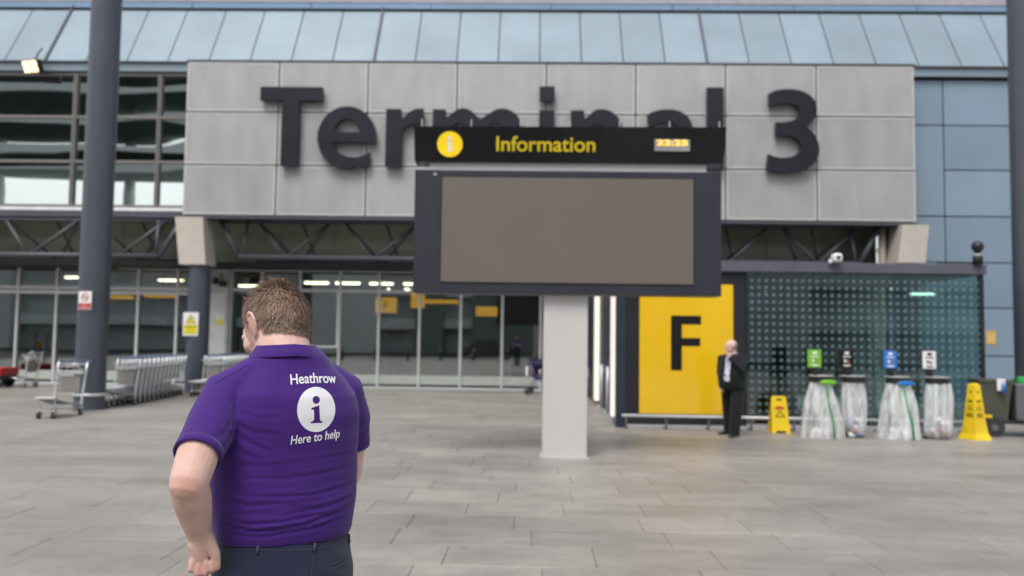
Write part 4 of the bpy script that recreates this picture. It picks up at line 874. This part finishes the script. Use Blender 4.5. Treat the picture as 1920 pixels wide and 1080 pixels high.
# ---- polo shirt
sm = MB()
sm.ring_loft([sring(z, a, b, cy, 0, n) for z, a, b, cy, n in ((1.098, .192, .154, .02, 2.3), (1.115, .198, .160, .022, 2.3), (1.16, .207, .168, .027, 2.3), (1.22, .213, .173, .032, 2.3), (1.30, .213, .168, .03, 2.3), (1.38, .212, .16, .02, 2.4), (1.45, .208, .15, .01, 2.5), (1.505, .195, .135, .003, 2.4), (1.55, .165, .115, .002, 2.2), (1.585, .132, .1, .003, 2.1), (1.620, .110, .093, .006, 2.1), (1.645, .085, .08, .01, 2))])
for s, arm in ((-1, [Vector((-.09, 0, 1.565)), sh_l+Vector((.01, 0, .012)), sh_l.lerp(hemL, .5), hemL]), (1, [Vector((.08, .01, 1.565)), sh_r+Vector((-.01, 0, .012)), Vector((.2, .05, 1.42)), Vector((.21, .07, 1.355))])):
    sm.tube(arm, (.058, .072, .068, .0615), 28)
sme = remesh(sm, .005, 9, .5, 'polo_shirt')
co = getco(sme); no_ = getno(sme); PMn = np.array(PM.to_3x3())
wco = co @ PMn.T + np.array(PO)
# photo-like position of each point on the back, in metres across (u) and up (w)
u, w_ = wco[:, 0], wco[:, 2]; facing = np.clip(-(no_ @ PMn.T)[:, 1]*1.6+.25, 0, 1)
disp = np.zeros(len(co))
def fold(pts, width, depth):
    global disp
    q = [at(px, py, 2.27) for px, py in pts]; q = [(v.x, v.z) for v in q]; best = np.full(len(co), 9.0); sgn = np.zeros(len(co)); tpos = np.zeros(len(co)); N = len(q)-1
    for i in range(N):
        a, b = np.array(q[i]), np.array(q[i+1]); ab = b-a; t = np.clip(((u-a[0])*ab[0]+(w_-a[1])*ab[1])/(ab@ab), 0, 1)
        dx, dz = u-(a[0]+t*ab[0]), w_-(a[1]+t*ab[1]); d = np.hypot(dx, dz); m_ = d < best
        best = np.where(m_, d, best); sgn = np.where(m_, np.sign(dz*ab[0]-dx*ab[1]), sgn); tpos = np.where(m_, (i+t)/N, tpos)
    s = best*sgn/width; env = np.clip(np.sin(np.pi*np.clip(tpos, 0.02, .98)), 0, 1)**.6
    disp += facing*env*depth*(.45 if pts[0][1] < 930 else .85)*(-np.exp(-s**2) + .75*np.exp(-((s-1.7)/1.2)**2) + .3*np.exp(-((s+2)/1.3)**2))
F_ = [([(405, 985), (470, 1000), (560, 994), (655, 965)], .0055, .006), ([(408, 1003), (480, 1010), (570, 1003), (652, 985)], .005, .0045), ([(404, 965), (450, 985), (520, 985), (590, 978)], .005, .0045),
      ([(400, 935), (460, 950), (530, 948)], .006, .0035), ([(500, 903), (570, 900), (655, 892)], .006, .004), ([(480, 935), (570, 938), (658, 925)], .005, .0035), ([(520, 972), (600, 962), (658, 945)], .005, .004),
      ([(420, 900), (480, 898), (540, 905)], .005, .003), ([(425, 872), (490, 876), (560, 872)], .006, .003), ([(560, 872), (620, 866), (660, 858)], .005, .003),
      ([(430, 790), (470, 810), (520, 818)], .006, .004), ([(428, 805), (465, 832), (505, 850)], .006, .0045), ([(424, 822), (450, 850), (490, 868)], .006, .0035), ([(436, 770), (480, 785), (525, 785)], .006, .003), ([(440, 750), (490, 752), (530, 745)], .007, .0025),
      ([(436, 722), (440, 760), (436, 800), (420, 840)], .005, .006), ([(424, 700), (436, 735), (430, 790)], .006, .0035), ([(395, 760), (410, 790), (412, 830)], .007, .0035), ([(375, 790), (395, 815), (400, 845)], .006, .003), ([(360, 800), (375, 830), (385, 850)], .005, .002),
      ([(640, 830), (665, 790), (678, 760)], .006, .004), ([(625, 850), (655, 815), (675, 790)], .006, .003), ([(655, 845), (668, 820), (676, 800)], .004, .003), ([(670, 730), (680, 780), (672, 825)], .004, .005)]
for f_ in F_: fold(*f_)
rng = np.random.RandomState(3)
for _ in range(12):
    x = rng.uniform(400, 600); y = rng.uniform(900, 1005); L = rng.uniform(40, 120); sl = rng.uniform(-.12, .10); fold([(x, y), (x+L/2, y+sl*L/2+rng.uniform(-3, 3)), (x+L, y+sl*L)], rng.uniform(.003, .006), rng.uniform(.001, .0028))
# pull in under the yoke/sleeve seam; gentle unevenness everywhere
disp += .0012*np.sin(u*37+w_*23)*np.sin(w_*51-u*17)
setco(sme, co + no_*disp[:, None]); sme.materials.append(M['polo'])
so = link('polo_shirt', sme, man)
bv = bvh_of(sme)
# sleeve bands, hem band, collar
def band(c, d, r, h_, t_, name, parent, seg=36):
    d = Vector(d).normalized(); ref = Vector((0, 1, 0)); a = (ref-d*ref.dot(d)).normalized(); b = d.cross(a); rings = []
    for rr, hh in ((r, 0), (r+t_, .001), (r+t_, h_), (r, h_+.001), (r-.006, h_-.002), (r-.006, 0)): rings.append([Vector(c)+d*hh+a*math.cos(q)*rr+b*math.sin(q)*rr for q in [2*math.pi*j/seg for j in range(seg)]])
    o = MB().ring_loft(rings, cap=False).build(name, M['polo'], parent, True); return o
dl = (hemL-sh_l).normalized(); band(hemL-dl*.012, dl, .0605, .026, .0028, 'sleeve_band', so)
dr = (Vector((.21, .07, 1.355))-Vector((.2, .05, 1.42))).normalized(); band(Vector((.21, .07, 1.355))-dr*.012, dr, .0605, .026, .0028, 'sleeve_band', so)
# collar: stand and fold, following the neck
cr = []
for (z, g_, lift) in ((1.622, .106, 0), (1.630, .104, .001), (1.640, .097, .002), (1.650, .0895, .002), (1.656, .0865, .002), (1.656, .083, 0), (1.62, .083, 0)):
    ring = []
    for j in range(48):
        t = 2*math.pi*j/48; c, s = math.cos(t), math.sin(t); ring.append((-.009+g_*1.0*c, .010+(g_*.98)*s, z - .030*max(0, s)**1.2 - .006*abs(c)))
    cr.append(ring)
cl_ = MB().ring_loft(cr, cap=False).build('collar', M['polo'], so, True)
# seams: shoulder and armhole, laid on the cloth
def on_cloth(pts, bv_, lift=.0006):
    out = []
    for px, py in pts:
        a = PI_ @ Vector((0, 0, CAM_H)); b = PI_ @ at(px, py, 2.3); h_ = bv_.ray_cast(a, (b-a).normalized())
        if h_[0]: out.append(h_[0] + h_[1]*lift)
    return out
M['polo_seam'] = cloth('polo_seam', (.05, .013, .17), 400)
for pts in ([(462, 686), (445, 695), (425, 706), (404, 719)], [(404, 719), (420, 735), (430, 755), (434, 780), (430, 805)]):
    q = on_cloth(catmull([(a, b, 1) for a, b in pts], 5)[:len(pts)*5-4], bv)
    if len(q) > 3: MB().tube(q, .0014, 5).build('seam', M['polo_seam'], so, True)
# ---- printed logo on the back, laid on the cloth along the wearer's own back direction
back_o = Vector((.015, -.6, 0)); 
def print_on(me, zc, name, mt='print', rotx=0, xoff=0):
    me.materials.clear(); me.materials.append(M[mt])
    bm = bmesh.new(); bm.from_mesh(me); bmesh.ops.triangulate(bm, faces=bm.faces)
    for _ in range(3):
        ed = [e for e in bm.edges if e.calc_length() > .008]
        if ed: bmesh.ops.subdivide_edges(bm, edges=ed, cuts=1); bmesh.ops.triangulate(bm, faces=bm.faces)
    for v in bm.verts:
        o_ = Vector((PRX + xoff + v.co.x, -.8, zc + v.co.z)); h_ = bv.ray_cast(o_, Vector((0, 1, 0)))
        if h_[0]: v.co = h_[0] + h_[1]*(.0012 if v.co.y < 0 else .0004)
    bm.to_mesh(me); bm.free(); return link(name, me, so)
PRX = .046
h0 = PI_ @ Vector((0, 0, 0))
circ = outline_mesh('logo_disc', [arc(0, 0, .056, .0625, 0, 352, 48)] + [[(a*.080, b*.080-.002) for a, b in lp] for lp in [[(p[0], p[1]) for p in q] for q in serif_i(.72)]], .002, M['print'])
print_on(circ, 1.472, 'logo_disc')
t1_ = text_mesh('logo_text', 'Heathrow', .045, .002, M['print'], .0005); fit(t1_, -.070, .068, 0, .0285)
for v in t1_.vertices: v.co.z += -.05*(v.co.x/.07)**2*.07
print_on(t1_, 1.545, 'logo_text')
t2_ = text_mesh('slogan_text', 'Here to help', .04, .002, M['print'], .0004, shear=.12); fit(t2_, -.072, .072, -.006, .026)
for v in t2_.vertices: v.co.z += .006*(v.co.x/.07)
print_on(t2_, 1.382, 'slogan_text')

# ---- jeans
jm = MB()
jm.ring_loft([sring(z, a, b, cy, 0, 2.3) for z, a, b, cy in ((1.12, .182, .142, .018), (1.08, .190, .150, .013), (1.0, .200, .160, .005), (.93, .205, .160, .0), (.86, .2, .145, .0))])
for s in (-1, 1): jm.tube([(s*.1, 0, .93), (s*.105, .0, .8), (s*.108, .01, .52), (s*.11, -.005, .25), (s*.112, -.01, .04)], (.1, .1, .08, .075, .078), 24)
jme = remesh(jm, .006, 6, .5, 'jeans'); jco = getco(jme); jno = getno(jme)
setco(jme, jco + jno*(.0016*np.sin(jco[:, 2]*70+jco[:, 0]*31)*np.sin(jco[:, 0]*43+jco[:, 2]*19))[:, None]); jme.materials.append(M['denim']); jo = link('jeans', jme, man); jbv = bvh_of(jme)
for a, b in (((484, 1024), (483, 1038)), ((590, 1018), (588, 1034)), ((652, 1002), (653, 1018))):
    q = on_cloth([a, ((a[0]+b[0])/2, (a[1]+b[1])/2), b], jbv, .003)
    if len(q) == 3: MB().tube(q, .0042, 8).build('belt_loop', M['stitch'], jo, True)
for pts in ([(590, 1030), (587, 1050), (584, 1079)], [(424, 1026), (480, 1030), (540, 1032), (600, 1028), (654, 1008)], [(622, 1060), (638, 1052), (652, 1040)], [(626, 1066), (640, 1059), (652, 1048)]):
    q = on_cloth(catmull([(a, b, 1) for a, b in pts], 5)[:len(pts)*5-4], jbv, .0004)
    if len(q) > 3: MB().tube(q, .0012, 5).build('seam', M['stitch'], jo, True)
def shoe(parent, x, y, rz, s=1.0, name='shoe'):
    mb = MB(); rings = []
    for yy, w, h_ in ((-.11, .03, .05), (-.10, .038, .085), (-.04, .041, .10), (.03, .044, .085), (.10, .049, .06), (.16, .042, .045), (.19, .02, .03)):
        rings.append([(w*math.cos(t), yy, max(0, h_*.5+h_*.5*math.sin(t))) for t in [2*math.pi*j/16 for j in range(16)]])
    o = mb.ring_loft([[(a*s, b*s, c*s) for a, b, c in r] for r in rings]).build(name, M['shoe'], parent, True); o.location = (x, y, 0); o.rotation_euler.z = rz; return o
shoe(man, -.112, .0, R(8)); shoe(man, .112, .0, R(-8))

# ---- standing figures: the man in the suit, and a figure inside the hall
def figure(name, label, pos, rz, tops, legs, pose, hgt=1.74):
    t = thing(name, label, 'person', pos, rz); k = hgt/1.74; V = lambda x, y, z: Vector((x*k, y*k, z*k))
    b = MB(); hc_ = V(0, .03, 1.62); hr = Matrix.Rotation(pose['head'], 3, 'Z') @ Matrix.Rotation(R(-6), 3, 'X'); hh = lambda x, y, z: hc_ + hr @ V(x, y, z)
    b.ell(hc_, (.076*k, .094*k, .108*k), hr); b.ell(hh(0, .03, -.06), (.06*k, .066*k, .066*k), hr); b.capsule([hh(0, .09, .0), hh(0, .11, -.03)], (.01, .015), 8); b.capsule([V(0, -.01, 1.42), V(0, .01, 1.56)], (.07*k, .062*k), 16)
    for s in (-1, 1): b.ell(hh(s*.082, -.005, -.005), (.01, .018, .03), hr, 10); b.capsule([hh(s*.03, .082, .015), hh(s*.033, .082, .015)], (.012, .012), 8)
    b.capsule([hh(-.02, .09, -.068), hh(.02, .09, -.068)], (.008, .008), 8)
    b.ring_loft([sring(z*k, a*k, d*k, .01) for z, a, d in ((.92, .15, .1), (1.1, .16, .12), (1.3, .17, .11), (1.44, .12, .08))])
    for s in (-1, 1): b.capsule([V(s*.09, 0, .92), V(s*.1, pose['step'][s]*.5*k, .48), V(s*.11+pose['step'][s]*0, pose['step'][s], .08)], (.07, .05, .038), 12)
    J = MB(); J.ring_loft([sring(z*k, a*k, d*k, cy*k) for z, a, d, cy in ((.84, .20, .145, .02), (.95, .205, .155, .03), (1.08, .205, .16, .035), (1.22, .2, .145, .02), (1.36, .195, .12, .005), (1.42, .16, .1, 0), (1.475, .085, .075, 0))])
    for s in (-1, 1):
        S, E_, Wp = [V(*q) for q in pose['arm'][s]]; b.capsule([S, E_, Wp], (.045, .04, .028), 12)
        J.capsule([V(s*.1, 0, 1.42), S, S.lerp(E_, .55), E_, E_.lerp(Wp, .9)], (.05, .07, .062, .057, .045), 16)
        dv = (Wp-E_).normalized(); sd_ = dv.cross(Vector((0, 0, 1))).normalized() if abs(dv.z) < .95 else Vector((0, 1, 0)); b.capsule([Wp, Wp+dv*.06], (.03, .034), 10, flat=.7)
        for i in range(4): o1 = Wp+dv*.06+sd_*(.024-.016*i); b.capsule([o1, o1+dv*.035, o1+dv*(.055+.005*(i in (1, 2)))+Vector((0, .012, -.01))], (.011, .010, .008), 8)
        b.capsule([Wp+dv*.02+sd_*.03, Wp+dv*.05+sd_*.048, Wp+dv*.075+sd_*.045], (.013, .011, .009), 8)
    bm_ = remesh(b, .008, 4); bm_.materials.append(skin); link('body', bm_, t)
    jm_ = remesh(J, .009, 5, .5, 'jacket'); c_ = getco(jm_); n2 = getno(jm_); setco(jm_, c_+n2*(.003*np.sin(c_[:, 2]*40+c_[:, 0]*30)*np.sin(c_[:, 0]*50+c_[:, 1]*20))[:, None]); jm_.materials.append(tops); jk = link(pose.get('top', 'jacket'), jm_, t)
    T_ = MB(); T_.ring_loft([sring(z*k, a*k, d*k, cy) for z, a, d, cy in ((1.02, .18, .13, .02), (.92, .185, .135, .01), (.82, .18, .125, .0))])
    for s in (-1, 1): T_.tube([V(s*.09, 0, .9), V(s*.11, pose['step'][s]*.5, .48), V(s*.125, pose['step'][s], .03)], (.1, .088, .08), 18)
    tm = remesh(T_, .009, 4, .5, 'trousers'); tm.materials.append(legs); link('trousers', tm, t)
    for s in (-1, 1): shoe(t, s*.115*k, pose['step'][s]*k+.02, R(-s*pose.get('toe', 15)))
    return t, jk, hh, hr, bvh_of(jm_)
# faces left and a little towards the viewer; one hand raised to the chin, other arm down
g_, jk, hh, hr, jb = figure('person', 'bald man in black suit and white shirt standing by the yellow F panel', (3.67, 15.12, 0), R(134), M['suit'], M['suit'],
    {'head': R(-36), 'step': {-1: .16, 1: -.10}, 'toe': 24, 'arm': {1: [(.19, 0, 1.39), (.25, -.05, 1.12), (.15, .06, .90)], -1: [(-.19, 0, 1.39), (-.23, .12, 1.17), (-.07, .17, 1.42)]}}, 1.72)
# shirt front showing between the lapels, laid on the jacket
def lay(pts, mt, name, lift=.004):
    vs = []
    for x, z in pts:
        h_ = jb.ray_cast(Vector((x, .6, z)), Vector((0, -1, 0))); vs.append((h_[0]+Vector((0, lift, 0))) if h_[0] else Vector((x, .15, z)))
    return vs
rows = [(1.42, -.03, .035), (1.36, -.045, .04), (1.28, -.055, .03), (1.2, -.06, .02), (1.12, -.06, .02), (1.04, -.07, .03), (.97, -.06, .01)]
vs = []; 
for z, a, b in rows: vs += lay([(a, z), ((a+b)/2, z), (b, z)], None, '')
MB().add(vs, [f for i in range(len(rows)-1) for f in ((i*3, i*3+1, i*3+4, i*3+3), (i*3+1, i*3+2, i*3+5, i*3+4))]).build('shirt_front', M['shirt_white'], g_, True)
MB().lathe([(.072, 1.425), (.074, 1.43), (.066, 1.475), (.06, 1.48)], (0, .0, 0), 20, cap=False).build('shirt_collar', M['shirt_white'], g_, True)
lan = lay([(-.005, 1.4), (-.01, 1.3), (-.015, 1.2)], None, '', .009); MB().tube(lan, .006, 6).build('lanyard', M['blue_card'], g_)
g_.scale = (1.2, 1.2, 1)
# close-cropped fringe of grey hair round the back of a bald head
fr_ = MB()
for s in (-1, 1): fr_.ell(hh(s*.045, -.04, .0), (.04, .055, .045), hr, 14)
fr_.ell(hh(0, -.07, -.01), (.055, .03, .045), hr, 14); fr_.build('hair', mat('grey_fringe', (.16, .13, .11), .7), g_, True)
g2, *_ = figure('person', 'figure in dark clothes standing beyond the glass doors', (-.48, 27.9, 0), R(60), M['navy_cloth'], M['suit'],
    {'head': R(0), 'step': {-1: .02, 1: .0}, 'top': 'jumper', 'arm': {1: [(.18, 0, 1.39), (.24, -.03, 1.14), (.17, .16, 1.08)], -1: [(-.18, 0, 1.39), (-.24, -.03, 1.14), (-.17, .16, 1.08)]}}, 1.68)
MB().ell(Vector((0, .015, 1.60)), (.079, .094, .09), seg=16).build('hair', M['hair_base'], g2, True)

# ================================================================== INVENTED FORECOURT BEHIND THE CAMERA (bollards and cars added for reflections in the glass)
for k in range(9):
    t = thing('bollard', 'black steel bollard added behind the viewer for reflections in the glass', 'bollard', (-16+k*2.4, -7, 0), 0, 'bollards added for reflections')
    MB().lathe([(.09, 0), (.09, .92), (.07, .98), (.02, 1.0)], seg=16).build('shaft', M['black'], t, True); MB().lathe([(.093, .78), (.093, .86)], seg=16, cap=False).build('reflective_band', M['white'], t)
def car(x, y, rz, paint, label):
    t = thing('added_car', label, 'car', (x, y, 0), rz, 'cars added for reflections')
    sec = [(-2.15, .45, .72, .80), (-2.0, .3, .9, .86), (-1.2, .25, .95, .9), (.0, .24, .96, .9), (1.2, .25, .92, .9), (1.95, .3, .8, .84), (2.15, .42, .66, .74)]
    MB().ring_loft([[(xx, s*w, z) for s, z in ((-1, z0), (1, z0), (1.04, (z0+z1)/2), (.95, z1), (-.95, z1), (-1.04, (z0+z1)/2))] for xx, z0, z1, w in sec]).build('body', paint, t)
    MB().ring_loft([[(xx, -w, z0), (xx, w, z0), (xx, w*.82, z1), (xx, -w*.82, z1)] for xx, z0, z1, w in ((-1.75, .93, .96, .8), (-1.1, .93, 1.42, .8), (.3, .93, 1.46, .8), (1.15, .9, .95, .8))]).build('cabin', M['black_gloss'], t)
    for wx in (-1.35, 1.35):
        for wy in (-.8, .8): w_ = MB().tube([(wx, wy-.1, .32), (wx, wy+.1, .32)], .32, 20).build('wheel', M['rubber'], t, True); autosmooth(w_); MB().tube([(wx, wy-.11, .32), (wx, wy+.11, .32)], .18, 12).build('rim', M['chrome'], w_)
    for s in (-1, 1): MB().box(2.08, 2.17, s*.6-.14, s*.6+.14, .55, .68, .02).build('headlight', M['white'], t)
car(-3.2, -15, 0, M['black_gloss'], 'dark car added behind the viewer for reflections in the glass'); car(9, -13, 0, mat('silver_paint', (.4, .41, .42), .3, .6), 'silver car added behind the viewer for reflections in the glass')
